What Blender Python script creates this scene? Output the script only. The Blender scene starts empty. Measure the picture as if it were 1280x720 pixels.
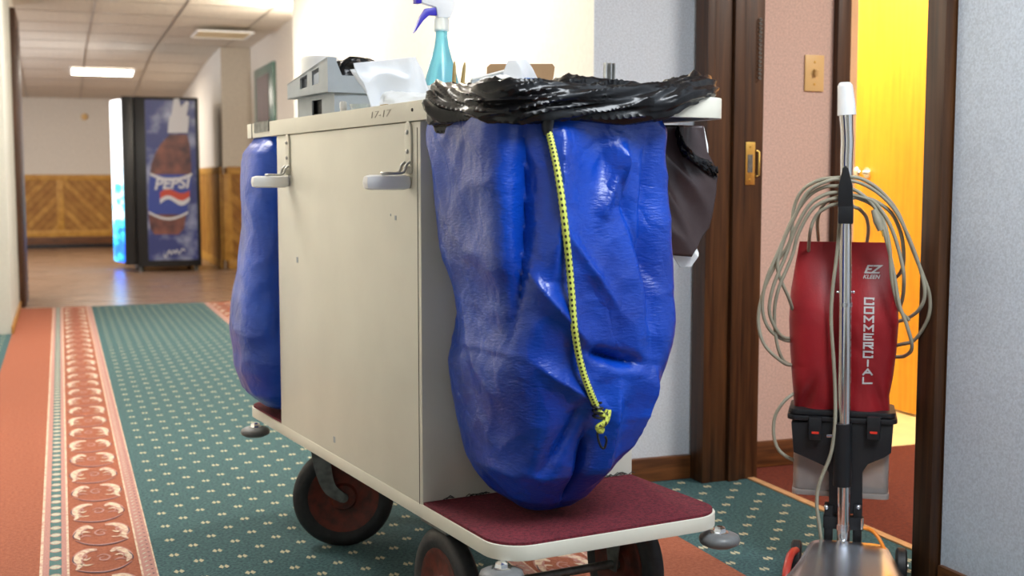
import bpy, bmesh, math, random
from mathutils import Vector, Matrix, noise
from mathutils.bvhtree import BVHTree
R = math.radians
PI = math.pi
S = bpy.context.scene
COL = S.collection

# ------------------------------------------------------------------ camera
F = 1515.0                     # focal length in pixels of a 1280 wide frame
PITCH, YAW, CH = R(5.09), R(20.4), 0.93
cd = bpy.data.cameras.new('camera'); cam = bpy.data.objects.new('camera', cd); COL.objects.link(cam)
cam.location = (0, 0, CH); cam.rotation_euler = (PI/2 - PITCH, 0, -YAW)
cd.sensor_width = 36; cd.lens = 36*F/1280; cd.clip_start = 0.05; cd.clip_end = 100
cd.dof.use_dof = True; cd.dof.focus_distance = 2.4; cd.dof.aperture_fstop = 4.8
S.camera = cam
# ------------------------------------------------------------------ world, exposure
w = bpy.data.worlds.new('world'); S.world = w; w.use_nodes = True
w.node_tree.nodes['Background'].inputs[0].default_value = (0.75, 0.85, 1.0, 1)
w.node_tree.nodes['Background'].inputs[1].default_value = 0.25
S.view_settings.view_transform = 'Standard'; S.view_settings.look = 'None'
S.view_settings.gamma = 1; S.view_settings.exposure = 0.25
# ------------------------------------------------------------------ lights of the place
def area(loc, sx, sy, watts, color, rot=(0, 0, 0), name='ceiling_lamp_light'):
    l = bpy.data.lights.new(name, 'AREA'); l.shape = 'RECTANGLE'; l.size = sx; l.size_y = sy
    l.energy = watts; l.color = color
    o = bpy.data.objects.new(name, l); COL.objects.link(o); o.location = loc; o.rotation_euler = rot
    return o
def point(loc, watts, color, r=0.05, name='lamp_light'):
    l = bpy.data.lights.new(name, 'POINT'); l.energy = watts; l.color = color; l.shadow_soft_size = r
    o = bpy.data.objects.new(name, l); COL.objects.link(o); o.location = loc
    return o
WARM = (1.0, 0.91, 0.78); NEUT = (1.0, 0.95, 0.87); COOL = (0.80, 0.90, 1.0)
area((1.30, 0.8, 2.26), 0.6, 1.2, 54, (0.88, 0.94, 1.0))         # corridor ceiling lamp behind the camera
area((-0.30, 4.2, 2.26), 0.6, 1.2, 36, NEUT)                     # corridor ceiling lamp left of the cart
area((0.45, 7.4, 2.26), 0.6, 1.2, 50, NEUT)                      # corridor ceiling lamp beyond the cart
area((0.51, 15.1, 2.17), 0.68, 0.42, 30, WARM)                   # lobby ceiling lamp in view
area((-1.2, 12.2, 2.26), 1.2, 0.6, 60, WARM)
area((-2.95, 13.5, 1.35), 1.6, 2.2, 85, (0.86, 0.90, 1.0), (0, -PI/2, 0), 'window_daylight')   # daylight of the lobby window

# ------------------------------------------------------------------ projection helpers (photo pixel -> point on a plane of the place)
_f = Vector((math.sin(YAW)*math.cos(PITCH), math.cos(YAW)*math.cos(PITCH), -math.sin(PITCH)))
_r = Vector((math.cos(YAW), -math.sin(YAW), 0)); _u = _r.cross(_f); CAMP = Vector((0, 0, CH))
def ray(x, y): return _f*F + _r*(x-640) + _u*(360-y)
def on_plane(x, y, p, n):
    d = ray(x, y); return CAMP + d*((Vector(p)-CAMP).dot(n)/d.dot(n))

# ------------------------------------------------------------------ materials
def nodes_of(name):
    m = bpy.data.materials.new(name); m.use_nodes = True
    return m, m.node_tree.nodes, m.node_tree.links, m.node_tree.nodes['Principled BSDF']
def mat(name, col, rough=0.5, metal=0.0, var=0.0, scale=20.0, col2=None, bump=0.0, bscale=None, stretch=(1, 1, 1),
        coat=0.0, trans=0.0, alpha=1.0, emit=None, estr=0.0, detail=4.0, lo=0.35, hi=0.65, spec=0.5, sheen=0.0, ior=1.45, rvar=0.0):
    m, n, l, b = nodes_of(name)
    b.inputs['Roughness'].default_value = rough; b.inputs['Metallic'].default_value = metal
    b.inputs['Specular IOR Level'].default_value = spec; b.inputs['IOR'].default_value = ior
    b.inputs['Coat Weight'].default_value = coat; b.inputs['Coat Roughness'].default_value = 0.12
    b.inputs['Transmission Weight'].default_value = trans; b.inputs['Alpha'].default_value = alpha
    b.inputs['Sheen Weight'].default_value = sheen
    if emit: b.inputs['Emission Color'].default_value = (*emit, 1); b.inputs['Emission Strength'].default_value = estr
    if col2 is None: col2 = tuple(max(0, c*(1-var)) for c in col)
    tc = n.new('ShaderNodeTexCoord'); mp = n.new('ShaderNodeMapping'); mp.inputs['Scale'].default_value = stretch
    l.new(tc.outputs['Object'], mp.inputs['Vector'])
    nz = n.new('ShaderNodeTexNoise'); nz.inputs['Scale'].default_value = scale; nz.inputs['Detail'].default_value = detail
    l.new(mp.outputs[0], nz.inputs['Vector'])
    cr = n.new('ShaderNodeValToRGB'); cr.color_ramp.elements[0].position = lo; cr.color_ramp.elements[1].position = hi
    cr.color_ramp.elements[0].color = (*col2, 1); cr.color_ramp.elements[1].color = (*col, 1)
    l.new(nz.outputs[0], cr.inputs[0]); l.new(cr.outputs[0], b.inputs['Base Color'])
    if rvar:
        mr = n.new('ShaderNodeMapRange'); mr.inputs['To Min'].default_value = rough-rvar; mr.inputs['To Max'].default_value = rough+rvar
        l.new(nz.outputs[0], mr.inputs['Value']); l.new(mr.outputs[0], b.inputs['Roughness'])
    if bump:
        nb = n.new('ShaderNodeTexNoise'); nb.inputs['Scale'].default_value = bscale or scale; nb.inputs['Detail'].default_value = 5
        l.new(mp.outputs[0], nb.inputs['Vector'])
        bp = n.new('ShaderNodeBump'); bp.inputs['Strength'].default_value = bump; bp.inputs['Distance'].default_value = 0.003
        l.new(nb.outputs[0], bp.inputs['Height']); l.new(bp.outputs[0], b.inputs['Normal'])
    return m
M = {}
M['wallpaper'] = mat('wallpaper_grey_blue', (0.61, 0.67, 0.74), 0.75, var=0.20, scale=190, bump=0.15, detail=6)
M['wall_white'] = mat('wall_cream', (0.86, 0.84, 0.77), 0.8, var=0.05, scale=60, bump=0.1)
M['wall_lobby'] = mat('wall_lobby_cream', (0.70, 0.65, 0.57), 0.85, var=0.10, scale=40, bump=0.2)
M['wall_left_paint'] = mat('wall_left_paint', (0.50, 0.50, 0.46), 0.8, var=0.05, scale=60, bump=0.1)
M['wall_pink'] = mat('wallpaper_pink', (0.66, 0.47, 0.40), 0.8, var=0.20, scale=150, bump=0.15, detail=6)
M['ceiling_tile'] = mat('ceiling_tile', (0.72, 0.66, 0.57), 0.9, var=0.12, scale=30, bump=0.3)
M['ceiling_white'] = mat('ceiling_white', (0.80, 0.77, 0.72), 0.9, var=0.05, scale=30)
M['tbar'] = mat('ceiling_bar', (0.42, 0.37, 0.32), 0.35, metal=0.7)
M['dark_wood'] = mat('dark_wood', (0.092, 0.037, 0.012), 0.42, col2=(0.026, 0.010, 0.004), scale=9, stretch=(8, 8, 0.35), bump=0.12, lo=0.3, hi=0.72)
M['base_wood'] = mat('baseboard_wood', (0.17, 0.062, 0.018), 0.45, col2=(0.07, 0.025, 0.008), scale=9, stretch=(0.6, 1.2, 8))
M['oak'] = mat('golden_oak', (0.56, 0.30, 0.055), 0.45, col2=(0.42, 0.20, 0.03), scale=8, stretch=(2, 2, 2))
M['oak_board'] = mat('golden_oak_board', (0.40, 0.195, 0.035), 0.5, col2=(0.30, 0.125, 0.018), scale=10)
M['oak_board2'] = mat('golden_oak_board_light', (0.50, 0.26, 0.05), 0.5, col2=(0.36, 0.16, 0.025), scale=10)
M['groove'] = mat('oak_groove', (0.16, 0.065, 0.012), 0.7)
M['pine'] = mat('pine_door', (0.93, 0.44, 0.030), 0.4, col2=(0.86, 0.34, 0.018), scale=7, stretch=(7, 7, 0.5), lo=0.3, hi=0.7)
M['vinyl'] = mat('lobby_vinyl', (0.30, 0.19, 0.125), 0.28, col2=(0.20, 0.12, 0.078), scale=3.5, stretch=(0.6, 3.0, 1), rvar=0.05)
M['green_carpet'] = mat('green_carpet', (0.060, 0.145, 0.148), 0.95, col2=(0.018, 0.054, 0.070), scale=130, bump=0.9, bscale=420, sheen=0.0, detail=6)
M['rust_carpet'] = mat('rust_carpet', (0.345, 0.108, 0.056), 0.95, col2=(0.26, 0.072, 0.036), scale=110, bump=0.9, bscale=420, detail=6)
M['pink_pile'] = mat('pink_pile', (0.47, 0.24, 0.21), 0.95, var=0.3, scale=300, bump=0.6)
M['cream_pile'] = mat('cream_pile', (0.60, 0.50, 0.37), 0.95, col2=(0.46, 0.27, 0.22), scale=75, bump=0.6, lo=0.40, hi=0.55)
M['beige_pile'] = mat('beige_pile', (0.56, 0.53, 0.36), 0.95, var=0.3, scale=300, bump=0.6)
M['navy_pile'] = mat('navy_pile', (0.085, 0.055, 0.085), 0.95, var=0.3, scale=300)
M['teal_pile'] = mat('teal_pile', (0.07, 0.16, 0.16), 0.95, var=0.3, scale=300)
M['mint_pile'] = mat('mint_pile', (0.50, 0.50, 0.40), 0.95, var=0.3, scale=300)
M['room_carpet'] = mat('brick_red_carpet', (0.175, 0.030, 0.012), 0.95, col2=(0.11, 0.018, 0.009), scale=90, bump=0.8, bscale=400, detail=6)
M['room_vinyl'] = mat('cream_vinyl', (0.85, 0.74, 0.38), 0.45, var=0.1, scale=12)
M['threshold'] = mat('tan_strip', (0.60, 0.34, 0.16), 0.5, var=0.2, scale=40)
M['brass'] = mat('brass', (0.85, 0.62, 0.18), 0.3, metal=1.0)
M['ivory'] = mat('ivory_plastic', (0.70, 0.47, 0.20), 0.4)
M['cart_paint'] = mat('cart_cream_paint', (0.68, 0.66, 0.56), 0.42, var=0.07, scale=5, bump=0.10, bscale=60, detail=8)
M['grime'] = mat('grime', (0.05, 0.045, 0.04), 0.8)
M['faint_ink'] = mat('faint_stamp_ink', (0.36, 0.34, 0.29), 0.6)
M['maroon'] = mat('maroon_carpet', (0.21, 0.020, 0.034), 0.95, col2=(0.075, 0.006, 0.014), scale=160, bump=1.0, bscale=500, detail=8, lo=0.3, hi=0.7)
M['steel'] = mat('zinc_steel', (0.52, 0.52, 0.50), 0.38, metal=0.9, var=0.25, scale=60)
M['dull_steel'] = mat('dull_steel', (0.20, 0.21, 0.20), 0.5, metal=0.7, var=0.4, scale=50)
M['chrome'] = mat('chrome', (0.86, 0.87, 0.88), 0.10, metal=1.0)
M['satin_chrome'] = mat('satin_chrome', (0.74, 0.78, 0.84), 0.20, metal=1.0)
M['hood_metal'] = mat('brushed_hood_metal', (0.76, 0.80, 0.88), 0.25, metal=1.0)
M['rubber'] = mat('black_rubber', (0.020, 0.020, 0.021), 0.55, var=0.4, scale=60, bump=0.3)
M['grey_rubber'] = mat('grey_rubber', (0.16, 0.165, 0.165), 0.42, var=0.2, scale=50)
M['rim_red'] = mat('rusty_red_rim', (0.15, 0.024, 0.012), 0.6, col2=(0.06, 0.018, 0.012), scale=40, bump=0.4)
M['white_plastic'] = mat('white_rubber_sleeve', (0.88, 0.89, 0.89), 0.35, var=0.05, scale=30)
M['black_plastic'] = mat('black_plastic', (0.012, 0.013, 0.015), 0.35)
M['grey_plastic'] = mat('grey_plastic', (0.36, 0.40, 0.43), 0.5, var=0.08, scale=30)
M['dark_plastic'] = mat('dark_grey_plastic', (0.012, 0.013, 0.015), 0.45)
M['red_mark'] = mat('red_mark', (0.75, 0.04, 0.02), 0.4)
M['red_plastic'] = mat('red_plastic', (0.45, 0.035, 0.02), 0.4)
M['orange_plastic'] = mat('orange_plastic', (0.85, 0.25, 0.02), 0.4)
M['smoke'] = mat('smoked_clear_plastic', (0.55, 0.50, 0.47), 0.3, trans=0.45, var=0.2, scale=20, ior=1.2)
M['cord'] = mat('beige_cord', (0.36, 0.335, 0.25), 0.5, var=0.15, scale=30)
M['bag_red'] = mat('red_vinyl_bag', (0.34, 0.014, 0.020), 0.42, var=0.30, scale=9, bump=0.15, bscale=400)
M['print_grey'] = mat('silver_print', (0.52, 0.50, 0.49), 0.5)
M['trash'] = mat('black_trash_film', (0.006, 0.006, 0.007), 0.26, bump=0.35, bscale=45, spec=0.4)
M['trash_thin'] = mat('brown_black_film', (0.045, 0.028, 0.028), 0.30, bump=0.5, bscale=30, spec=0.5)
M['white_film'] = mat('white_film', (0.88, 0.91, 0.95), 0.30, alpha=0.72, bump=0.4, bscale=40)
M['paper'] = mat('white_paper', (0.85, 0.85, 0.83), 0.8, var=0.06, scale=20)
M['card'] = mat('brown_card', (0.36, 0.22, 0.11), 0.8, var=0.1, scale=30)
M['stick'] = mat('tan_wood_stick', (0.42, 0.29, 0.10), 0.6, var=0.3, scale=30)
M['blue_liquid'] = mat('blue_liquid', (0.30, 0.80, 0.93), 0.15, trans=0.6, ior=1.33)
M['blue_trigger'] = mat('blue_trigger', (0.035, 0.02, 0.48), 0.35)
M['clear'] = mat('clear_plastic', (0.85, 0.93, 0.95), 0.2, trans=0.5, alpha=0.8, ior=1.3)
M['blue_cap'] = mat('blue_plastic', (0.01, 0.12, 0.45), 0.4)
M['vm_black'] = mat('machine_black', (0.010, 0.011, 0.013), 0.32)
M['vm_blue'] = mat('poster_blue_splash', (0.42, 0.48, 0.68), 0.35, col2=(0.030, 0.045, 0.20), scale=5.5, detail=10, lo=0.46, hi=0.78)
M['cola'] = mat('poster_cola', (0.23, 0.085, 0.065), 0.4, col2=(0.05, 0.02, 0.03), scale=7, detail=6)
M['poster_white'] = mat('poster_white', (0.60, 0.62, 0.68), 0.4)
M['poster_label'] = mat('poster_label_blue', (0.028, 0.06, 0.33), 0.4)
M['poster_red'] = mat('poster_red', (0.50, 0.06, 0.035), 0.4)
M['green_door'] = mat('green_glass', (0.10, 0.20, 0.17), 0.3, var=0.4, scale=3)
M['curtain'] = mat('mauve_panel', (0.20, 0.15, 0.14), 0.6, var=0.4, scale=4, stretch=(6, 6, 0.3))
M['lamp_face'] = mat('lamp_face', (1, 1, 1), 0.5, emit=(1.0, 0.95, 0.85), estr=6)
M['sconce_glass'] = mat('wall_lamp_glass', (1, 1, 1), 0.5, emit=(1.0, 0.90, 0.72), estr=8)
M['lamp_off'] = mat('lamp_cream_cover', (0.82, 0.70, 0.44), 0.5)
# lit machine front: white with blue print
def lit_front():
    m, n, l, b = nodes_of('machine_lit_front')
    tc = n.new('ShaderNodeTexCoord'); nz = n.new('ShaderNodeTexNoise'); nz.inputs['Scale'].default_value = 3.0
    mp = n.new('ShaderNodeMapping'); mp.inputs['Scale'].default_value = (1, 1, 2.0)
    sep = n.new('ShaderNodeSeparateXYZ'); l.new(tc.outputs['Object'], sep.inputs[0])
    l.new(tc.outputs['Object'], mp.inputs[0]); l.new(mp.outputs[0], nz.inputs[0])
    ad = n.new('ShaderNodeMath'); ad.operation = 'MULTIPLY_ADD'; ad.inputs[1].default_value = 0.40; ad.inputs[2].default_value = -0.12
    l.new(sep.outputs['Z'], ad.inputs[0])
    a2 = n.new('ShaderNodeMath'); a2.operation = 'ADD'; l.new(ad.outputs[0], a2.inputs[0]); l.new(nz.outputs[0], a2.inputs[1])
    cr = n.new('ShaderNodeValToRGB'); e = cr.color_ramp.elements
    e[0].position = 0.42; e[0].color = (0.01, 0.10, 0.75, 1); e[1].position = 0.82; e[1].color = (1, 1, 1, 1)
    k = e.new(0.60); k.color = (0.05, 0.65, 0.95, 1)
    l.new(a2.outputs[0], cr.inputs[0]); l.new(cr.outputs[0], b.inputs['Emission Color']); l.new(cr.outputs[0], b.inputs['Base Color'])
    b.inputs['Emission Strength'].default_value = 2.2; b.inputs['Roughness'].default_value = 0.3
    return m
M['lit_front'] = lit_front()
# woven blue tarpaulin
def tarp():
    m, n, l, b = nodes_of('woven_blue_tarpaulin')
    tc = n.new('ShaderNodeTexCoord')
    nz = n.new('ShaderNodeTexNoise'); nz.inputs['Scale'].default_value = 5; nz.inputs['Detail'].default_value = 6
    l.new(tc.outputs['Object'], nz.inputs[0])
    cr = n.new('ShaderNodeValToRGB'); cr.color_ramp.elements[0].color = (0.001, 0.024, 0.24, 1); cr.color_ramp.elements[1].color = (0.002, 0.066, 0.50, 1)
    cr.color_ramp.elements[0].position = 0.3; cr.color_ramp.elements[1].position = 0.7
    l.new(nz.outputs[0], cr.inputs[0]); l.new(cr.outputs[0], b.inputs['Base Color'])
    b.inputs['Roughness'].default_value = 0.30; b.inputs['Specular IOR Level'].default_value = 0.5
    # crinkle (voronoi-like creases) + weave
    v = n.new('ShaderNodeTexVoronoi'); v.feature = 'DISTANCE_TO_EDGE'; v.inputs['Scale'].default_value = 9
    nz2 = n.new('ShaderNodeTexNoise'); nz2.inputs['Scale'].default_value = 7; nz2.inputs['Detail'].default_value = 3
    l.new(tc.outputs['Object'], nz2.inputs[0])
    mx = n.new('ShaderNodeMix'); mx.data_type = 'VECTOR'; mx.inputs['Factor'].default_value = 0.25
    l.new(tc.outputs['Object'], mx.inputs[4]); l.new(nz2.outputs[1], mx.inputs[5]); l.new(mx.outputs[1], v.inputs['Vector'])
    fine = n.new('ShaderNodeTexNoise'); fine.inputs['Scale'].default_value = 90; fine.inputs['Detail'].default_value = 4
    mp = n.new('ShaderNodeMapping'); mp.inputs['Scale'].default_value = (1, 1, 3.0)
    l.new(tc.outputs['Object'], mp.inputs[0]); l.new(mp.outputs[0], fine.inputs[0])
    b1 = n.new('ShaderNodeBump'); b1.inputs['Strength'].default_value = 0.30; b1.inputs['Distance'].default_value = 0.02
    b2 = n.new('ShaderNodeBump'); b2.inputs['Strength'].default_value = 0.45; b2.inputs['Distance'].default_value = 0.0025
    mn = n.new('ShaderNodeMath'); mn.operation = 'MINIMUM'; mn.inputs[1].default_value = 0.12; l.new(v.outputs['Distance'], mn.inputs[0])
    l.new(mn.outputs[0], b1.inputs['Height']); l.new(fine.outputs[0], b2.inputs['Height'])
    l.new(b1.outputs[0], b2.inputs['Normal']); l.new(b2.outputs[0], b.inputs['Normal'])
    return m
M['tarp'] = tarp()
# bungee cord: yellow with black flecks
def bungee_mat():
    m, n, l, b = nodes_of('yellow_bungee_weave')
    tc = n.new('ShaderNodeTexCoord'); ck = n.new('ShaderNodeTexChecker'); ck.inputs['Scale'].default_value = 1
    mp = n.new('ShaderNodeMapping'); mp.inputs['Scale'].default_value = (8, 100, 1)
    l.new(tc.outputs['UV'], mp.inputs[0]); l.new(mp.outputs[0], ck.inputs[0])
    ck.inputs[1].default_value = (0.66, 0.70, 0.13, 1); ck.inputs[2].default_value = (0.012, 0.012, 0.012, 1)
    wv = n.new('ShaderNodeTexVoronoi'); wv.inputs['Scale'].default_value = 1.0; wv.inputs['Randomness'].default_value = 0.0
    mp2 = n.new('ShaderNodeMapping'); mp2.inputs['Scale'].default_value = (5, 62, 1); l.new(tc.outputs['UV'], mp2.inputs[0]); l.new(mp2.outputs[0], wv.inputs[0])
    cr = n.new('ShaderNodeValToRGB'); cr.color_ramp.interpolation = 'CONSTANT'
    cr.color_ramp.elements[0].color = (0.01, 0.01, 0.01, 1); cr.color_ramp.elements[1].color = (0.62, 0.68, 0.12, 1); cr.color_ramp.elements[1].position = 0.27
    l.new(wv.outputs['Distance'], cr.inputs[0]); l.new(cr.outputs[0], b.inputs['Base Color']); b.inputs['Roughness'].default_value = 0.6
    return m
M['bungee'] = bungee_mat()
M['yellow_knot'] = mat('yellow_knot', (0.60, 0.66, 0.10), 0.6, col2=(0.02, 0.02, 0.02), scale=160, lo=0.40, hi=0.46)

# ------------------------------------------------------------------ mesh helpers
class B:
    """collects geometry of ONE mesh object"""
    def __init__(s): s.v = []; s.f = []; s.uv = None
    def add(s, vs, fs):
        o = len(s.v); s.v += [tuple(v) for v in vs]; s.f += [tuple(o+i for i in f) for f in fs]; return s
    def box(s, a, b, m=None):
        (x0, y0, z0), (x1, y1, z1) = a, b
        vs = [Vector(p) for p in ((x0,y0,z0),(x1,y0,z0),(x1,y1,z0),(x0,y1,z0),(x0,y0,z1),(x1,y0,z1),(x1,y1,z1),(x0,y1,z1))]
        if m: vs = [m @ p for p in vs]
        return s.add(vs, [(0,3,2,1),(4,5,6,7),(0,1,5,4),(1,2,6,5),(2,3,7,6),(3,0,4,7)])
    def prism(s, pts, z0, z1, m=None):
        n = len(pts); vs = [Vector((p[0], p[1], z0)) for p in pts] + [Vector((p[0], p[1], z1)) for p in pts]
        if m: vs = [m @ p for p in vs]
        fs = [tuple(range(n-1, -1, -1)), tuple(range(n, 2*n))] + [(i, (i+1) % n, n+(i+1) % n, n+i) for i in range(n)]
        return s.add(vs, fs)
    def lathe(s, prof, m=None, n=32):
        vs = []; fs = []; k = len(prof)
        for i in range(n):
            a = 2*PI*i/n
            for r, z in prof: 
                p = Vector((r*math.cos(a), r*math.sin(a), z)); vs.append(m @ p if m else p)
        for i in range(n):
            j = (i+1) % n
            for q in range(k-1): fs.append((i*k+q, j*k+q, j*k+q+1, i*k+q+1))
        return s.add(vs, fs)
    def tube(s, pts, r, n=10, closed=False, caps=True, flat=1.0, smooth=0):
        pts = [Vector(p) for p in pts]
        if smooth: pts = spline(pts, smooth, closed)
        k = len(pts); rr = r if isinstance(r, (list, tuple)) else None
        T = []
        for i in range(k):
            a = pts[(i-1) % k] if (closed or i > 0) else pts[i]; b = pts[(i+1) % k] if (closed or i < k-1) else pts[i]
            T.append((b-a).normalized() if (b-a).length > 1e-9 else Vector((0, 0, 1)))
        up = Vector((0, 0, 1)) if abs(T[0].z) < 0.9 else Vector((0, 1, 0))
        N = (up - T[0]*up.dot(T[0])).normalized(); vs = []; fs = []
        for i in range(k):
            if i: N = (N - T[i]*N.dot(T[i])).normalized()
            Bn = T[i].cross(N); 
            q = r if rr is None else (rr[min(len(rr)-1, int(i*(len(rr)-1)/max(1, k-1)))] if len(rr) != k else rr[i])
            if rr is not None and len(rr) != k:
                t = i*(len(rr)-1)/max(1, k-1); a0 = int(t); a1 = min(a0+1, len(rr)-1); q = rr[a0]*(1-t+a0)+rr[a1]*(t-a0)
            for j in range(n):
                a = 2*PI*j/n; vs.append(pts[i] + N*math.cos(a)*q*flat + Bn*math.sin(a)*q)
        for i in range(k if closed else k-1):
            i2 = (i+1) % k
            for j in range(n): fs.append((i*n+j, i*n+(j+1) % n, i2*n+(j+1) % n, i2*n+j))
        if caps and not closed: fs += [tuple(range(n-1, -1, -1)), tuple((k-1)*n+j for j in range(n))]
        s.uvdata = (k, n)
        return s.add(vs, fs)
    def sphere(s, c, r, nx=16, ny=10, sc=(1, 1, 1)):
        prof = [(r*math.sin(PI*i/ny), -r*math.cos(PI*i/ny)) for i in range(ny+1)]
        return s.lathe(prof, Matrix.Translation(c) @ Matrix.Diagonal((*sc, 1)), nx)
    def grid(s, P, closed_u=False):
        nu, nv = len(P), len(P[0]); vs = [p for row in P for p in row]; fs = []
        for i in range(nu if closed_u else nu-1):
            for j in range(nv-1):
                a = i*nv+j; b = ((i+1) % nu)*nv+j; fs.append((a, b, b+1, a+1))
        return s.add(vs, fs)
    def build(s, name, material, parent=None, smooth=False, bevel=0.0, solid=0.0, sub=0, fix=True):
        me = bpy.data.meshes.new(name); me.from_pydata([tuple(v) for v in s.v], [], s.f); me.update()
        if fix or bevel:
            bm = bmesh.new(); bm.from_mesh(me)
            if fix: bmesh.ops.remove_doubles(bm, verts=bm.verts, dist=1e-6); bmesh.ops.recalc_face_normals(bm, faces=bm.faces)
            if bevel:
                es = [e for e in bm.edges if len(e.link_faces) == 2 and e.calc_face_angle(0) > 0.6]
                bmesh.ops.bevel(bm, geom=es, offset=bevel, segments=2, affect='EDGES', profile=0.6, clamp_overlap=True)
            bm.to_mesh(me); bm.free()
        me.materials.append(material)
        if smooth or bevel:
            for p in me.polygons: p.use_smooth = True
            me.set_sharp_from_angle(angle=R(38 if not smooth else 55))
        o = bpy.data.objects.new(name, me); COL.objects.link(o)
        if parent: o.parent = parent
        if solid:
            mod = o.modifiers.new('solid', 'SOLIDIFY'); mod.thickness = solid; mod.offset = 0
        if sub:
            mod = o.modifiers.new('sub', 'SUBSURF'); mod.levels = sub; mod.render_levels = sub
        return o
def spline(pts, k=8, closed=False):
    out = []; n = len(pts); rng = range(n if closed else n-1)
    for i in rng:
        p1, p2 = pts[i], pts[(i+1) % n]
        p0 = pts[(i-1) % n] if (closed or i > 0) else p1*2-p2
        p3 = pts[(i+2) % n] if (closed or i < n-2) else p2*2-p1
        for j in range(k):
            t = j/k
            out.append(0.5*((2*p1)+(p2-p0)*t+(2*p0-5*p1+4*p2-p3)*t*t+(3*p1-p0-3*p2+p3)*t**3))
    if not closed: out.append(pts[-1].copy())
    return out
def empty(name, label, cat, loc, rz=0, group=None):
    o = bpy.data.objects.new(name, None); COL.objects.link(o); o.location = loc; o.rotation_euler = (0, 0, rz)
    o.empty_display_size = 0.05; return tag(o, label, cat, group)
def tag(o, label, cat=None, group=None):
    o['label'] = label
    if cat: o['category'] = cat
    if group: o['group'] = group
    return o
def struct(o, label=None):
    o['kind'] = 'structure'
    if label: o['label'] = label
    return o
def stuff(o): o['kind'] = 'stuff'; return o
def text(name, body, size, material, mtx, parent, depth=0.0006, shear=0.0, offset=0.0, xs=1.0, spacing=1.0):
    c = bpy.data.curves.new(name, 'FONT'); c.body = body; c.size = size; c.extrude = depth; c.shear = shear
    c.align_x = 'CENTER'; c.align_y = 'CENTER'; c.offset = offset; c.space_character = spacing; c.space_line = 0.82
    t = bpy.data.objects.new(name, c); COL.objects.link(t)
    bpy.context.view_layer.update()
    me = bpy.data.meshes.new_from_object(t.evaluated_get(bpy.context.evaluated_depsgraph_get()))
    bpy.data.objects.remove(t); me.transform(mtx @ Matrix.Diagonal((xs, 1, 1, 1))); me.materials.clear(); me.materials.append(material)
    o = bpy.data.objects.new(name, me); COL.objects.link(o); o.parent = parent
    return o
def copy_tree(o, parent=None):
    c = o.copy(); COL.objects.link(c)
    if parent: c.parent = parent
    for ch in list(o.children): copy_tree(ch, c)
    return c
def frame_m(origin, ex, ey, ez): 
    m = Matrix((ex, ey, ez)).transposed().to_4x4(); m.translation = Vector(origin); return m
def sm(a, b, t):
    t = max(0, min(1, (t-a)/(b-a))); return t*t*(3-2*t)
def lerp_tab(tab, z):
    if z <= tab[0][0]: return tab[0][1]
    for (z0, a), (z1, b) in zip(tab, tab[1:]):
        if z <= z1: return a+(b-a)*(z-z0)/(z1-z0)
    return tab[-1][1]

# ================================================================== THE SETTING
CZ = 2.3
# floor slab and floor coverings
floor = struct(B().box((-3.2, -3, -0.12), (4.5, 18.2, -0.012)).build('floor', M['wall_lobby']))
XC = 0.5945
def cover(name, x0, x1, y0, y1, m, top=0.0, label=None):
    o = B().box((x0, y0, -0.012), (x1, y1, top)).build(name, m, floor)
    if label: o['label'] = label
    return o
cover('green_carpet', 0.19, 0.999, -3, 9.45, M['green_carpet'], label='dark green carpet field with small beige marks')
cover('green_carpet', 1.49, 1.985, -3, 8.2, M['green_carpet'])
cover('green_carpet', -1.0, -0.30, -3, 8.0, M['green_carpet'])
cover('rust_carpet', -0.30, 0.19, -3, 9.45, M['rust_carpet'], label='plain rust red carpet band')
cover('rust_carpet', 0.999, 1.49, -3, 9.45, M['rust_carpet'])
cover('carpet_edging', 1.985, 2.01, 2.26, 3.23, M['threshold'], 0.004, label='tan threshold strip')
cover('room_carpet', 2.01, 4.4, -1, 3.46, M['room_carpet'], -0.001, label='brick red bedroom carpet')
cover('vinyl_floor', 2.30, 4.4, 3.46, 6.2, M['room_vinyl'], -0.001, label='pale yellow vinyl floor')
win = struct(B().box((-3.1, 12.35, 0.40), (-3.0, 12.42, 2.2)).box((-3.1, 14.58, 0.40), (-3.0, 14.65, 2.2)).box((-3.1, 12.42, 0.40), (-3.0, 14.58, 0.5)).box((-3.1, 12.42, 2.16), (-3.0, 14.58, 2.2)).build('window_1', M['white_plastic']), 'white window frame in the left wall of the lobby')
cover('lobby_vinyl', -3.1, 2.0, 9.45, 18.1, M['vinyl'], -0.002, label='glossy brown vinyl floor of the lobby')
# --- carpet marks on the green field (pile of the pattern, a hair proud)
def diamonds():
    b = B(); sx, sy = 0.0527, 0.1345; z = 0.0008
    def mark(x, y):
        for k in (-1, 1):
            pts = [(x+k*0.0003, y), (x+k*0.0050, y-0.0145), (x+k*0.0130, y-0.002), (x+k*0.0055, y+0.0145)]
            if k < 0: pts.reverse()
            b.add([(p[0], p[1], z) for p in pts], [(0, 1, 2, 3)])
    def region(x0, x1, y0, y1):
        i0 = int(math.floor((x0-0.2385)/sx)); i1 = int(math.ceil((x1-0.2385)/sx))
        for i in range(i0, i1+1):
            x = 0.2385+i*sx
            if not (x0+0.008 < x < x1-0.008): continue
            off = 0.0 if i % 2 == 0 else sy/2
            j = int((y0)/sy)-1
            while True:
                y = 2.919+off+(j-22)*sy; j += 1
                if y > y1-0.02: break
                if y > y0+0.02: mark(x, y)
    region(0.192, 0.997, 1.2, 9.45); region(1.492, 1.983, 1.6, 3.31); region(-0.98, -0.302, 5.0, 8.0)
    return b
stuff(diamonds().build('carpet_marks', M['beige_pile'], floor, fix=False))
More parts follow.
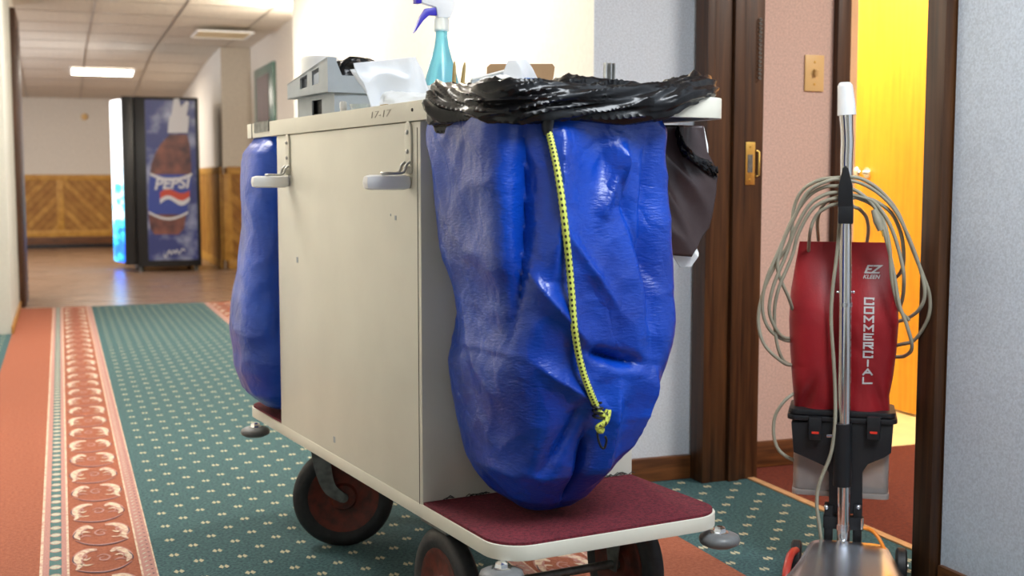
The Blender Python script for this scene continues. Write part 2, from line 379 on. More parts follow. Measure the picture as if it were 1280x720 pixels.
# --- patterned border strips
def border(mirror):
    X = (lambda x: 2*XC-x) if mirror else (lambda x: x)
    y0, y1 = (1.2, 9.44)
    def strip(b, xa, xb, z):
        xs = sorted((X(xa), X(xb))); b.add([(xs[0], y0, z), (xs[1], y0, z), (xs[1], y1, z), (xs[0], y1, z)], [(0, 1, 2, 3)])
    pk = B(); strip(pk, -0.072, -0.006, 0.0006); strip(pk, 0.156, 0.191, 0.0006); stuff(pk.build('pink_band', M['pink_pile'], floor))
    cr = B(); strip(cr, -0.0735, -0.067, 0.0010); strip(cr, -0.012, -0.0065, 0.0010); strip(cr, 0.1535, 0.158, 0.0010); strip(cr, 0.188, 0.1915, 0.0010)
    tl = B(); mt = B(); nv = B(); pi = B()
    strip(tl, -0.052, -0.024, 0.0009)
    y = y0+0.02; k = 0
    while y < y1:
        # teeth: lens shapes
        for (cx, hw, hh, bb) in ((-0.038, 0.0125, 0.014, mt), (-0.038, 0.0150, 0.0185, pi)):
            pts = [(X(cx+hw*math.cos(a)), y+hh*math.sin(a)*abs(math.sin(a))**0.3) for a in [i*PI/6 for i in range(12)]]
            zz = 0.0013 if bb is mt else 0.0011
            bb.add([(p[0], p[1], zz) for p in pts], [tuple(range(12))])
        # diagonal flecks on the pink strip
        for q in (0, 1):
            yy = y+q*0.035
            mt.add([(X(0.163), yy, 0.0012), (X(0.170), yy+0.012, 0.0012), (X(0.176), yy+0.013, 0.0012), (X(0.168), yy, 0.0012)], [(0, 1, 2, 3)])
            nv.add([(X(0.178), yy+0.010, 0.0012), (X(0.183), yy+0.010, 0.0012), (X(0.183), yy+0.016, 0.0012), (X(0.178), yy+0.016, 0.0012)], [(0, 1, 2, 3)])
        y += 0.0705; k += 1
    # scrolls
    def stroke(bb, pts, wd, z, flip, yo):
        P = spline([Vector((p[0], p[1], 0)) for p in pts], 6); n = len(P)
        L, Rr = [], []
        for i, p in enumerate(P):
            a = P[max(0, i-1)]; c = P[min(n-1, i+1)]; t = (c-a).normalized(); nn = Vector((-t.y, t.x, 0))
            tt = i/(n-1); ww = wd*(math.sin(PI*min(1, tt*0.9+0.08)))**0.8+0.0004
            L.append(p+nn*ww); Rr.append(p-nn*ww)
        def tr(p):
            x = p.x if not flip else 0.147-p.x
            return (X(x), yo+p.y*1.9, z)
        for i in range(n-1): bb.add([tr(L[i]), tr(L[i+1]), tr(Rr[i+1]), tr(Rr[i])], [(0, 1, 2, 3)])
    leaf = [(0.060, 0.052), (0.036, 0.050), (0.018, 0.034), (0.012, 0.010), (0.018, -0.012), (0.008, -0.030)]
    leaf2 = [(0.020, 0.020), (0.032, 0.010), (0.044, 0.018)]
    leaf3 = [(0.018, -0.006), (0.032, -0.014), (0.050, -0.012)]
    leaf4 = [(0.030, 0.046), (0.026, 0.030), (0.038, 0.026)]
    comma = [(0.092, 0.036), (0.108, 0.048), (0.126, 0.030), (0.134, 0.006), (0.126, -0.014)]
    comma2 = [(0.100, 0.018), (0.116, 0.022), (0.130, 0.004)]
    comma3 = [(0.098, -0.002), (0.112, 0.004), (0.126, -0.004)]
    spiral = [(0.058, 0.020), (0.074, 0.028), (0.088, 0.016), (0.080, 0.002), (0.066, 0.004), (0.066, 0.014), (0.076, 0.016)]
    arc = [(0.010, -0.034), (0.040, -0.046), (0.075, -0.050), (0.110, -0.040), (0.138, -0.018)]
    y = 3.068-0.2275*8; k = 0
    while y < y1-0.1:
        fl = bool(k % 2)
        stroke(pi, leaf, 0.0125, 0.0010, fl, y); stroke(pi, comma, 0.0115, 0.0010, fl, y)
        stroke(cr, leaf, 0.0082, 0.0014, fl, y); stroke(cr, comma, 0.0080, 0.0014, fl, y)
        stroke(pi, [(0.030, 0.040), (0.034, 0.020), (0.022, 0.008), (0.030, -0.010)], 0.0016, 0.0016, fl, y); stroke(pi, [(0.112, 0.036), (0.122, 0.020), (0.118, 0.004)], 0.0018, 0.0016, fl, y)
        stroke(cr, leaf2, 0.0032, 0.0014, fl, y); stroke(cr, leaf3, 0.0026, 0.0014, fl, y); stroke(pi, leaf4, 0.003, 0.0012, fl, y)
        stroke(cr, comma2, 0.0028, 0.0014, fl, y); stroke(pi, comma3, 0.0024, 0.0012, fl, y)
        stroke(pi, spiral, 0.0022, 0.0013, fl, y)
        stroke(nv, arc, 0.0012, 0.0015, fl, y); stroke(pi, [(p[0], p[1]+0.004) for p in arc], 0.0014, 0.0012, fl, y)
        stroke(nv, [(0.003, 0.030), (0.002, 0.008), (0.010, -0.004)], 0.0012, 0.0015, fl, y)
        stroke(nv, [(0.134, 0.028), (0.142, 0.008), (0.140, -0.008)], 0.0012, 0.0015, fl, y)
        y += 0.2275; k += 1
    for b, nm, m in ((cr, 'cream_pattern', 'cream_pile'), (tl, 'teal_band', 'teal_pile'), (mt, 'pale_pattern', 'mint_pile'), (nv, 'navy_pattern', 'navy_pile'), (pi, 'pink_pattern', 'pink_pile')):
        stuff(b.build(nm, M[m], floor, fix=False))
border(False); border(True)

def wall(name, a, b, m, label=None): return struct(B().box(a, b).build(name, M[m]), label)
# right side
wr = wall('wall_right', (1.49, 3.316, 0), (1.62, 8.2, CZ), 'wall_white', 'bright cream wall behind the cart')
wall('wall_right', (1.62, 3.316, 0), (1.95, 3.42, CZ), 'wallpaper', 'short grey wallpapered return wall beside the brown door frame')
wall('wall_right', (1.49, 3.310, 0), (1.63, 3.316, CZ), 'wallpaper', 'grey wallpaper edge at the corner of the bright wall')
wall('wall_right', (1.62, 8.08, 0), (1.9, 8.2, CZ), 'wall_lobby')
wall('wall_right', (1.85, -3, 0), (1.95, 2.18, CZ), 'wallpaper', 'grey blue wallpapered wall right of the doorway')
wall('wall_right', (1.85, 2.18, 2.1), (1.95, 3.316, CZ), 'wallpaper')
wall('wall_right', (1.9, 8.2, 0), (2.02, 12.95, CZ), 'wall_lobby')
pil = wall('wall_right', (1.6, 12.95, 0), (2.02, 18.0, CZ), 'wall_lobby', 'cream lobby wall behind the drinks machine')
# left side
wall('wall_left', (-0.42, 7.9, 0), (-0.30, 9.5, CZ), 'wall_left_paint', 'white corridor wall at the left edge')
wall('wall_left', (-1.1, 8.0, 0), (-0.42, 8.12, CZ), 'wall_white')
wall('wall_left', (-1.12, -3, 0), (-1.0, 8.12, CZ), 'wall_white')
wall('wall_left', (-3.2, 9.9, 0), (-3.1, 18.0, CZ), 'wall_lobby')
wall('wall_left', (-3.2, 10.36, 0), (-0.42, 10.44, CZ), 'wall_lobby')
wall('wall_back', (-1.1, -3.1, 0), (1.95, -3, CZ), 'wall_white')
wf = wall('wall_front', (-3.2, 17.9, 0), (2.0, 18.02, CZ), 'wall_lobby', 'cream end wall of the lobby above oak panelling')
# bedroom behind the doorway
wall('wall_bedroom', (1.95, 3.36, 0), (2.362, 3.46, 2.45), 'wall_pink', 'pink wallpapered wall seen through the doorway')
wall('wall_bedroom', (2.41, 3.36, 2.06), (4.4, 3.46, 2.45), 'wall_pink')
wall('wall_bedroom', (4.4, -1.1, 0), (4.5, 6.3, 2.45), 'wall_pink')
wall('wall_bedroom', (1.95, -1.1, 0), (4.4, -1.0, 2.45), 'wall_pink')
wall('wall_bathroom', (2.20, 6.2, 0), (4.4, 6.3, 2.45), 'wall_white')
wall('wall_bathroom', (2.20, 3.46, 0), (2.30, 6.3, 2.45), 'wall_white')
wall('wall_bathroom', (3.60, 3.46, 0), (4.4, 3.56, 2.45), 'wall_white')
wall('ceiling_bedroom', (1.95, -1.1, 2.45), (4.5, 6.3, 2.5), 'ceiling_white')
# corridor ceiling
wall('ceiling', (-1.2, -3.1, CZ), (1.95, 9.14, CZ+0.08), 'ceiling_white')
# lobby ceiling: suspended grid; tiles are pieces of their own
ceil2 = struct(B().box((-3.2, 9.14, CZ+0.06), (2.1, 18.1, CZ+0.10)).build('ceiling', M['tbar']), 'suspended tile ceiling of the lobby')
def cz(y): return CZ-0.25*sm(13.0, 17.9, y)
tile_me = B().box((0.006, 0.006, 0.0), (0.664, 0.734, 0.012)).build('ceiling_tile', M['ceiling_tile'], ceil2)
first = True; bars = B()
LAMPS = [(4, 8), (1, 4), (3, 10)]
xs0 = -3.05; ys0 = 9.19
cells = {}
for i in range(8):
    for j in range(12):
        x = xs0+0.67*i-0.0; y = ys0+0.74*j
        a, b2 = cz(y), cz(y+0.74); ang = math.atan2(b2-a, 0.74)
        o = tile_me if first else tile_me.copy()
        if not first: COL.objects.link(o); o.parent = ceil2
        first = False
        o.location = (x, y, a); o.rotation_euler = (ang, 0, 0)
for i in range(9):
    x = xs0+0.67*i
    pts = [(x, ys0+0.74*j, cz(ys0+0.74*j)) for j in range(13)]
    for p, q in zip(pts, pts[1:]): bars.add([(x-0.008, p[1], p[2]-0.004), (x+0.008, p[1], p[2]-0.004), (x+0.008, q[1], q[2]-0.004), (x-0.008, q[1], q[2]-0.004)], [(0, 1, 2, 3)])
for j in range(13):
    y = ys0+0.74*j; bars.add([(xs0, y-0.010, cz(y)-0.004), (2.1, y-0.010, cz(y)-0.004), (2.1, y+0.010, cz(y)-0.004), (xs0, y+0.010, cz(y)-0.004)], [(0, 1, 2, 3)])
bars.build('ceiling_grid', M['tbar'], ceil2)
# baseboards
def baseb(name, a, b, m='base_wood', label=None): return struct(B().box(a, b).build(name, M[m], bevel=0.004), label)
baseb('baseboard_right', (1.476, 3.296, 0), (1.822, 3.316, 0.075), label='brown baseboard under the grey return wall')
baseb('baseboard_right', (1.836, -3, 0), (1.85, 2.175, 0.062), label='brown baseboard under the right hand wall')
baseb('baseboard_right', (1.476, 3.30, 0), (1.49, 8.2, 0.075))
baseb('baseboard_bedroom', (2.02, 3.345, 0), (2.357, 3.36, 0.085), label='brown baseboard under the pink wall')
baseb('baseboard_left', (-0.30, 7.886, 0), (-0.288, 9.5, 0.05), 'oak_board')
baseb('baseboard_front', (-3.1, 17.86, 0), (1.6, 17.9, 0.15), label='dark brown base board of the lobby end wall')
baseb('baseboard_front', (-3.1, 17.84, 0), (1.6, 17.86, 0.045), 'vm_black')
# door frame of the bedroom doorway
df = struct(B().box((1.822, 3.225, 0), (1.85, 3.302, 2.14)).build('door_1', M['dark_wood'], bevel=0.004), 'dark brown wooden door frame of the open doorway')
B().box((1.85, 3.23, 0), (1.908, 3.316, 2.1)).build('jamb', M['dark_wood'], df, bevel=0.002)
B().box((1.911, 3.218, 0), (1.948, 3.316, 2.1)).build('door_stop', M['dark_wood'], df, bevel=0.003)
B().box((1.951, 3.23, 0), (2.02, 3.36, 2.1)).build('jamb', M['dark_wood'], df, bevel=0.002)
B().box((1.822, 2.185, 0), (1.85, 2.247, 2.14)).build('casing', M['dark_wood'], df, bevel=0.004)
B().box((1.85, 2.18, 0), (2.02, 2.235, 2.1)).build('jamb', M['dark_wood'], df, bevel=0.002)
B().box((1.822, 2.185, 2.1), (1.85, 3.302, 2.17)).build('head_casing', M['dark_wood'], df, bevel=0.004)
B().box((1.85, 2.18, 2.08), (2.02, 3.316, 2.1)).build('head_jamb', M['dark_wood'], df)
sp = B().box((1.959, 3.2275, 0.915), (1.992, 3.231, 1.045)).build('strike_plate', M['brass'], df, bevel=0.001)
B().box((1.966, 3.2262, 0.953), (1.983, 3.2280, 1.007)).build('latch_hole', M['dull_steel'], sp)
B().lathe([(0, 0), (0.0035, 0), (0.003, 0.002), (0, 0.002)], Matrix.Translation((1.975, 3.2275, 0.930)) @ Matrix.Rotation(PI/2, 4, 'X'), 12).build('screw', M['brass'], sp)
B().lathe([(0, 0), (0.0035, 0), (0.003, 0.002), (0, 0.002)], Matrix.Translation((1.975, 3.2275, 1.031)) @ Matrix.Rotation(PI/2, 4, 'X'), 12).build('screw', M['brass'], sp)
B().tube([(1.995, 3.226, 0.94), (2.003, 3.222, 0.945), (2.003, 3.222, 1.015), (1.995, 3.226, 1.02)], 0.003, 8).build('strike_lip', M['brass'], sp, smooth=True)
# dark coiled strip beside the jamb
ch = B()
for k in range(15):
    z = 1.238+k*0.0125
    ch.tube([(2.000+0.004*math.cos(a), 3.222+0.003*math.sin(a), z+0.004*math.sin(a)) for a in [i*PI/4 for i in range(8)]], 0.0016, 6, closed=True)
tag(ch.build('door_chain', M['dull_steel']), 'small dark door chain hanging on the edge of the brown frame', 'chain')
# bathroom doorway frame and open pine door
bf = struct(B().box((2.358, 3.335, 0), (2.408, 3.47, 2.08)).build('door_2', M['dark_wood'], bevel=0.003), 'dark brown frame at the end of the pink wall')
B().box((2.358, 3.335, 2.06), (3.62, 3.47, 2.12)).build('head_casing', M['dark_wood'], bf)
pd = empty('pine_door', 'bright yellow pine door standing open behind the vacuum cleaner', 'door', (3.13, 3.78, 0.005), 0)
B().box((0, 0, 0.004), (0.035, 0.51, 2.03)).build('door_leaf', M['pine'], pd, bevel=0.003)
kb = B().lathe([(0, 0), (0.022, 0), (0.022, 0.006), (0.010, 0.010), (0.010, 0.035), (0.024, 0.045), (0.027, 0.058), (0.020, 0.070), (0, 0.073)], Matrix.Translation((0, 0.42, 0.955)) @ Matrix.Rotation(-PI/2, 4, 'Y'), 24).build('door_knob', M['chrome'], pd, smooth=True)
for z in (0.25, 1.75): B().box((-0.004, 0.002, z), (0.0, 0.028, z+0.09)).build('hinge', M['brass'], pd)
# light switch
ls = empty('light_switch', 'ivory light switch plate on the pink wall', 'light switch', (2.285, 3.36, 1.272))
B().box((-0.036, -0.006, -0.058), (0.036, 0.0, 0.058)).build('plate', M['ivory'], ls, bevel=0.003)
B().box((-0.006, -0.018, -0.004), (0.006, -0.004, 0.016), Matrix.Rotation(R(18), 4, 'X')).build('toggle', M['ivory'], ls, bevel=0.002)
for z in (-0.035, 0.035): B().lathe([(0, 0), (0.004, 0), (0.003, 0.002), (0, 0.002)], Matrix.Translation((0, -0.006, z)) @ Matrix.Rotation(PI/2, 4, 'X'), 10).build('screw', M['brass'], ls)
# lobby oak panelling with single diagonal boards
def clip(poly, axis, val, keep_gt):
    out = []
    for i in range(len(poly)):
        p, q = poly[i], poly[(i+1) % len(poly)]
        ip = (p[axis] >= val) if keep_gt else (p[axis] <= val); iq = (q[axis] >= val) if keep_gt else (q[axis] <= val)
        if ip: out.append(p)
        if ip != iq:
            t = (val-p[axis])/(q[axis]-p[axis]); out.append((p[0]+(q[0]-p[0])*t, p[1]+(q[1]-p[1])*t))
    return out
def panel(parent, x0, x1, z0, z1, slope, tr, step=0.125):
    """diagonal boards in the rectangle, tr maps (x, z, out) to the world"""
    k = 0; h = z1-z0; s = x0-h-step; ang = 0.95*h
    while s < x1+h+step:
        w = step-0.012
        if slope > 0: poly = [(s, z0), (s+w, z0), (s+w+ang, z1), (s+ang, z1)]
        else: poly = [(s+ang, z0), (s+w+ang, z0), (s+w, z1), (s, z1)]
        for ax, v, g in ((0, x0, True), (0, x1, False)):
            if poly: poly = clip(poly, ax, v, g)
        if len(poly) >= 3 and abs(sum(poly[i][0]*poly[(i+1) % len(poly)][1]-poly[(i+1) % len(poly)][0]*poly[i][1] for i in range(len(poly)))) > 0.002:
            b = B(); n = len(poly)
            b.add([tr(p[0], p[1], 0.004) for p in poly]+[tr(p[0], p[1], 0.014) for p in poly], [tuple(range(n-1, -1, -1)), tuple(range(n, 2*n))]+[(i, (i+1) % n, n+(i+1) % n, n+i) for i in range(n)])
            b.build('board', M['oak_board'] if (k*7) % 3 else M['oak_board2'], parent)
        s += step; k += 1
def wains(parent, tr, stiles, z0, z1, first_slope=1):
    B().add([tr(stiles[0], z0, 0), tr(stiles[-1], z0, 0), tr(stiles[-1], z1, 0), tr(stiles[0], z1, 0), tr(stiles[0], z0, .004), tr(stiles[-1], z0, .004), tr(stiles[-1], z1, .004), tr(stiles[0], z1, .004)],
            [(0,1,2,3),(4,5,6,7),(0,1,5,4),(1,2,6,5),(2,3,7,6),(3,0,4,7)]).build('backing', M['groove'], parent)
    def bar(name, a, b, c, d):
        B().add([tr(a, c, .004), tr(b, c, .004), tr(b, d, .004), tr(a, d, .004), tr(a, c, .022), tr(b, c, .022), tr(b, d, .022), tr(a, d, .022)],
                [(0,3,2,1),(4,5,6,7),(0,1,5,4),(1,2,6,5),(2,3,7,6),(3,0,4,7)]).build(name, M['oak'], parent, bevel=0.002)
    bar('top_rail', stiles[0], stiles[-1], z1-0.075, z1); bar('bottom_rail', stiles[0], stiles[-1], z0, z0+0.09)
    for s in stiles: bar('stile', s-0.045, s+0.045, z0+0.09, z1-0.075)
    sl = first_slope
    for a, b in zip(stiles, stiles[1:]): panel(parent, a+0.045, b-0.045, z0+0.09, z1-0.075, sl, tr); sl = -sl
wp = struct(B().box((-3.0, 17.885, 0.15), (1.6, 17.9, 1.0)).build('trim_1', M['groove']), 'golden oak panelling with diagonal boards on the lobby end wall')
wains(wp, lambda x, z, o: (x, 17.885-o, z), [-2.5, -1.25, 0.0, 1.25], 0.15, 1.005, -1)
wq = struct(B().box((1.61, 12.94, 0.0), (1.9, 12.95, 1.06)).build('trim_2', M['groove']), 'oak panelling on the front of the lobby wall corner')
wains(wq, lambda x, z, o: (x, 12.94-o, z), [1.64, 2.04], 0.0, 1.07, -1)
wq2 = struct(B().box((1.59, 12.95, 0.0), (1.60, 17.8, 1.06)).build('trim_3', M['groove']), 'oak panelling on the shaded side of the lobby wall')
wains(wq2, lambda y, z, o: (1.59-o, y, z), [12.99, 14.2, 15.4, 16.6, 17.8], 0.0, 1.07, 1)
# left dark door at the corridor end
dl = struct(B().box((-0.30, 9.5, 0), (-0.262, 10.40, 2.16)).build('door_3', M['dark_wood'], bevel=0.003), 'dark door frame at the far end of the left wall')
B().box((-0.262, 9.62, 0.0), (-0.256, 10.28, 2.03)).build('door_leaf', M['dark_wood'], dl)
wall('wall_left', (-0.42, 9.5, 0), (-0.30, 10.44, CZ), 'wall_lobby')
# small door on the right behind the cart
dr = struct(B().box((1.865, 11.35, 0.0), (1.9, 12.45, 2.02)).build('door_4', M['green_door'], bevel=0.004), 'greenish framed door beside the lobby wall corner')
B().box((1.858, 11.55, 0.05), (1.865, 12.25, 1.93)).build('door_leaf', M['curtain'], dr)

# lamps: ceiling fixtures
def fixture(cx, cy, z, sx, sy, label, face='lamp_face', tilt=0):
    t = empty('ceiling_lamp', label, 'lamp', (cx, cy, z)); t.rotation_euler = (tilt, 0, 0)
    f = B()
    for a, b in (((-sx/2-0.02, -sy/2-0.02, -0.015), (sx/2+0.02, -sy/2, 0.0)), ((-sx/2-0.02, sy/2, -0.015), (sx/2+0.02, sy/2+0.02, 0.0)),
                 ((-sx/2-0.02, -sy/2, -0.015), (-sx/2, sy/2, 0.0)), ((sx/2, -sy/2, -0.015), (sx/2+0.02, sy/2, 0.0))): f.box(a, b)
    f.build('frame', M['white_plastic'], t)
    B().box((-sx/2, -sy/2, -0.008), (sx/2, sy/2, 0.0)).build('diffuser', M[face], t)
    return t
fixture(0.51, 15.1, cz(15.1)-0.006, 0.68, 0.42, 'lit rectangular ceiling lamp in the lobby ceiling', tilt=-0.075)
fixture(1.43, 11.42, CZ-0.045, 0.46, 0.5, 'cream covered ceiling lamp near the lobby wall corner', 'lamp_off')
def unseen_lamp(loc, ax, watts, label, rad=0.06):  # wall lamp that stays out of the camera's view
    t = empty('unseen_wall_lamp', label, 'lamp', loc)
    d = Vector(ax)
    B().lathe([(0, 0), (0.05, 0), (0.05, 0.012), (0.02, 0.02), (0.02, 0.06), (0, 0.06)], d.to_track_quat('Z', 'Y').to_matrix().to_4x4(), 20).build('back_plate', M['brass'], t, smooth=True)
    B().sphere(d*0.11, 0.045, 20, 12).build('globe', M['sconce_glass'], t, smooth=True)
    point(Vector(loc)+d*0.11, watts, WARM, rad)
    return t
unseen_lamp((1.90, 9.55, 2.06), (-1, 0, 0), 105, 'unseen wall lamp added in the far recess behind the end of the bright wall')  # added out of view to brighten the lobby ceiling and recess wall
unseen_lamp((1.49, 4.2, 1.92), (-1, 0, 0), 95, 'unseen wall lamp on the bright cream wall above the cart, nearer one')  # above the camera's view, whitens the wall behind the cart
unseen_lamp((1.49, 6.3, 1.92), (-1, 0, 0), 45, 'unseen wall lamp added on the bright cream wall, farther one')  # added out of view so the bright wall is lit evenly
# lamp of the bathroom
bl = empty('ceiling_lamp', 'round ceiling lamp of the bright room behind the pine door', 'lamp', (2.8, 4.4, 2.45))
B().lathe([(0, -0.07), (0.09, -0.06), (0.13, -0.02), (0.13, 0)], None, 24).build('globe', M['sconce_glass'], bl, smooth=True)
point((2.75, 4.3, 2.2), 70, (1.0, 0.86, 0.62), 0.1)
area((3.0, 1.6, 2.43), 0.8, 0.8, 62, (1.0, 0.93, 0.84), name='bedroom_lamp_light')
wc = empty('wall_chime', 'small round yellowish disc high on the lobby end wall', 'chime', (0.35, 17.9, 1.80))
B().lathe([(0, 0), (0.045, 0), (0.045, 0.02), (0.035, 0.035), (0, 0.038)], Matrix.Rotation(PI/2, 4, 'X'), 24).build('cover', M['ivory'], wc, smooth=True)

# ================================================================== DRINKS MACHINE
vm = empty('vending_machine', 'tall black drinks vending machine with a blue cola bottle side panel in the lobby', 'vending machine', (0.60, 12.80, 0))
VW, VD, VH = 0.75, 0.92, 1.765
B().box((0.12, 0.0, 0.05), (VW, VD, VH)).build('cabinet', M['vm_black'], vm, bevel=0.01)
B().box((0.0, 0.005, 0.07), (0.112, VD-0.005, VH)).build('door', M['vm_black'], vm, bevel=0.012)
# bulged lit front
P = []
for i in range(17):
    t = i/16; y = 0.03+t*(VD-0.06); bul = 0.085*math.sin(PI*t)**0.7
    P.append([Vector((-0.004-bul, y, 0.10+ (VH-0.13)*j/10)) for j in range(11)])
fr = B().grid(P); fr.add([P[0][0], P[-1][0], P[-1][-1], P[0][-1]], [(0, 1, 2, 3)])
fr.build('lit_panel', M['lit_front'], vm, smooth=True)
B().box((-0.075, 0.50, 0.45), (-0.0, 0.78, 0.62)).build('vend_opening', M['vm_black'], vm, bevel=0.01)
for a in ((0.16, 0.08), (0.16, 0.82), (0.70, 0.08), (0.70, 0.82)): B().lathe([(0, 0), (0.025, 0), (0.025, 0.05), (0, 0.05)], Matrix.Translation((a[0], a[1], 0)), 12).build('foot', M['dull_steel'], vm)
pn = B().box((0.225, -0.004, 0.115), (0.715, 0.0, 1.735)).build('side_poster', M['vm_blue'], vm); pn['label'] = 'blue side panel with a cola bottle'
def flat(name, pts, m, y, par=pn):
    n = len(pts); return B().add([(p[0], y, p[1]) for p in pts]+[(p[0], y+0.002, p[1]) for p in pts], [tuple(range(n)), tuple(range(2*n-1, n-1, -1))]+[(i, n+i, n+(i+1) % n, (i+1) % n) for i in range(n)]).build(name, M[m], par, fix=True)
def vmp(px, py): p = on_plane(px, py, (0, 12.795, 0), Vector((0, 1, 0))); return (p.x-0.60, p.z)
def bottle_pts(prof): return [vmp(cx-w/2, y) for cx, w, y in prof]+[vmp(cx+w/2, y) for cx, w, y in reversed(prof)]
flat('bottle_body', bottle_pts([(223, 22, 168), (219, 36, 180), (216, 44, 192), (214, 50, 206), (213, 52, 222), (211, 50, 240), (209, 48, 262), (209, 46, 272), (209, 42, 286), (208, 30, 293)]), 'cola', -0.0058)
flat('bottle_label', bottle_pts([(214, 52, 218), (213, 53, 226), (212, 52, 240), (210, 50, 255), (210, 48, 268)]), 'poster_label', -0.0078)
flat('label_edge', [vmp(188+52*t, 216+7*math.sin(PI*t)) for t in [i/12 for i in range(13)]]+[vmp(188+52*t, 219.5+7*math.sin(PI*t)) for t in [1-i/12 for i in range(13)]], 'poster_white', -0.0098)
flat('label_edge', [vmp(186+49*t, 264+8*math.sin(PI*t)) for t in [i/12 for i in range(13)]]+[vmp(186+49*t, 267+8*math.sin(PI*t)) for t in [1-i/12 for i in range(13)]], 'poster_white', -0.0098)
flat('bottle_cap', bottle_pts([(224, 24, 145), (223, 25, 156), (222, 25, 166)]), 'poster_white', -0.0078)
flat('bottle_neck', [vmp(217, 124), vmp(223, 122), vmp(226, 134), vmp(233, 126), vmp(236, 128), vmp(233, 146), vmp(214, 146)], 'poster_white', -0.0066)
flat('red_wave', [vmp(200+37*t, 240-3*math.sin(2*PI*t)-t*2) for t in [i/12 for i in range(13)]]+[vmp(200+37*t, 249-4*math.sin(2*PI*t)-t*3) for t in [1-i/12 for i in range(13)]], 'poster_red', -0.0098)
flat('white_wave', [vmp(200+37*t, 249-4*math.sin(2*PI*t)-t*3) for t in [i/12 for i in range(13)]]+[vmp(200+37*t, 255-5*math.sin(2*PI*t)-t*4) for t in [1-i/12 for i in range(13)]], 'poster_white', -0.0098)
c = vmp(214, 230)
text('lettering', 'PEPSI', 0.155, M['poster_white'], Matrix.Translation((c[0], -0.0105, c[1])) @ Matrix.Rotation(R(-3), 4, 'Y') @ Matrix.Rotation(PI/2, 4, 'X'), pn, shear=0.25, offset=0.004, xs=1.0)
B().tube([Vector((vmp(x, y)[0], -0.007, vmp(x, y)[1])) for x, y in ((205, 318), (207, 322), (210, 316), (212, 313), (214, 318), (217, 313), (219, 317), (221, 312), (224, 317), (228, 311), (231, 314))], 0.006, 5, smooth=4).build('script', M['poster_white'], pn)

# ================================================================== HOUSEKEEPING CART
CA = Vector((0.651, 2.287, 0)); CR = R(7.85)
cart = empty('housekeeping_cart', 'cream painted metal housekeeping cart on big black wheels', 'cart', CA, CR)
CM = Matrix.Translation(CA) @ Matrix.Rotation(CR, 4, 'Z'); CMI = CM.inverted()
def cpx(px, py, axis, val):     # photo pixel -> cart coordinates on a cart plane
    n = [Vector((1, 0, 0)), Vector((0, 1, 0)), Vector((0, 0, 1))][axis]; p = Vector((0, 0, 0)); p[axis] = val
    return CMI @ on_plane(px, py, CM @ p, (CM.to_3x3() @ n))
CW = 0.479; DB, DT = 0.270, 0.297; Y0, Y1 = -0.380, 1.175
def rrect(x0, x1, y0, y1, r, n=8):
    out = []
    for cx, cy, a0 in ((x1-r, y0+r, -PI/2), (x1-r, y1-r, 0), (x0+r, y1-r, PI/2), (x0+r, y0+r, PI)):
        for i in range(n+1): a = a0+PI/2*i/n; out.append((cx+r*math.cos(a), cy+r*math.sin(a)))
    return out
B().prism(rrect(-0.013, CW, Y0, Y1, 0.068), DB, DT).build('deck', M['cart_paint'], cart, bevel=0.002)
for (a, b) in ((Y0, -0.048), (0.855, Y1)):
    pts = [p for p in rrect(-0.010, CW-0.004, Y0+0.004, Y1-0.004, 0.066)]
    pts = clip(clip(pts, 1, a+0.0, True), 1, b, False)
    B().prism(pts, DT, DT+0.005).build('deck_carpet', M['maroon'], cart)['label'] = 'maroon carpet covering of the deck'
# frayed edge of the deck carpet
random.seed(4)
fr = B()
for k in range(26):
    x = 0.01+0.46*random.random(); l = 0.012+0.02*random.random()
    fr.tube([(x, -0.0505, 0.303), (x+l*0.5, -0.051, 0.305+0.006*random.random()), (x+l, -0.050, 0.304)], 0.0009, 4)
stuff(fr.build('frayed_threads', M['grime'], cart))
cab = B().box((-0.012, -0.048, DT-0.02), (CW, 0.855, 1.042)).build('cabinet', M['cart_paint'], cart, bevel=0.004)
B().box((-0.0128, -0.036, DT-0.01), (-0.0118, -0.0345, 1.03)).build('seam', M['grime'], cab)
# top frame (hollow rail) and tray
def ring(outer, inner, z0, z1):
    n = len(outer); b = B(); vs = [(p[0], p[1], z) for z in (z0, z1) for q in (outer, inner) for p in q]
    fs = []
    for i in range(n):
        j = (i+1) % n
        fs += [(i, j, 2*n+j, 2*n+i), (n+i, 3*n+i, 3*n+j, n+j), (2*n+i, 2*n+j, 3*n+j, 3*n+i), (i, n+i, n+j, j)]
    return b.add(vs, fs)
TZ0, TZ1 = 1.043, 1.081
rail = ring(rrect(-0.016, CW-0.002, Y0, Y1-0.02, 0.062), rrect(0.004, CW-0.022, Y0+0.02, Y1-0.04, 0.044), TZ0, TZ1).build('top_rail', M['cart_paint'], cart, bevel=0.0015)
B().box((0.005, -0.03, 1.042), (CW-0.017, 0.855, 1.052)).build('tray', M['cart_paint'], cart)
st = B().box((-0.0185, 0.90, 1.056), (-0.0165, 1.03, 1.081)).box((-0.0185, 0.90, 1.0815), (0.012, 1.03, 1.0835)).build('metal_strap', M['dull_steel'], cart); 
B().box((-0.0172, 1.055, TZ0-0.002), (-0.016, 1.059, TZ1)).build('seam', M['grime'], rail)
B().lathe([(0, 0), (0.0035, 0), (0.003, 0.002), (0, 0.002)], Matrix.Translation((-0.016, -0.022, 1.064)) @ Matrix.Rotation(-PI/2, 4, 'Y'), 10).build('rivet', M['grime'], rail)
tx = text('stamped_number', '17-17', 0.020, M['faint_ink'], Matrix.Translation((-0.0166, 0.145, 1.063)) @ Matrix.Rotation(-PI/2, 4, 'Z') @ Matrix.Rotation(PI/2, 4, 'X'), rail, depth=0.0003, shear=0.2, offset=-0.0002, xs=2.4)
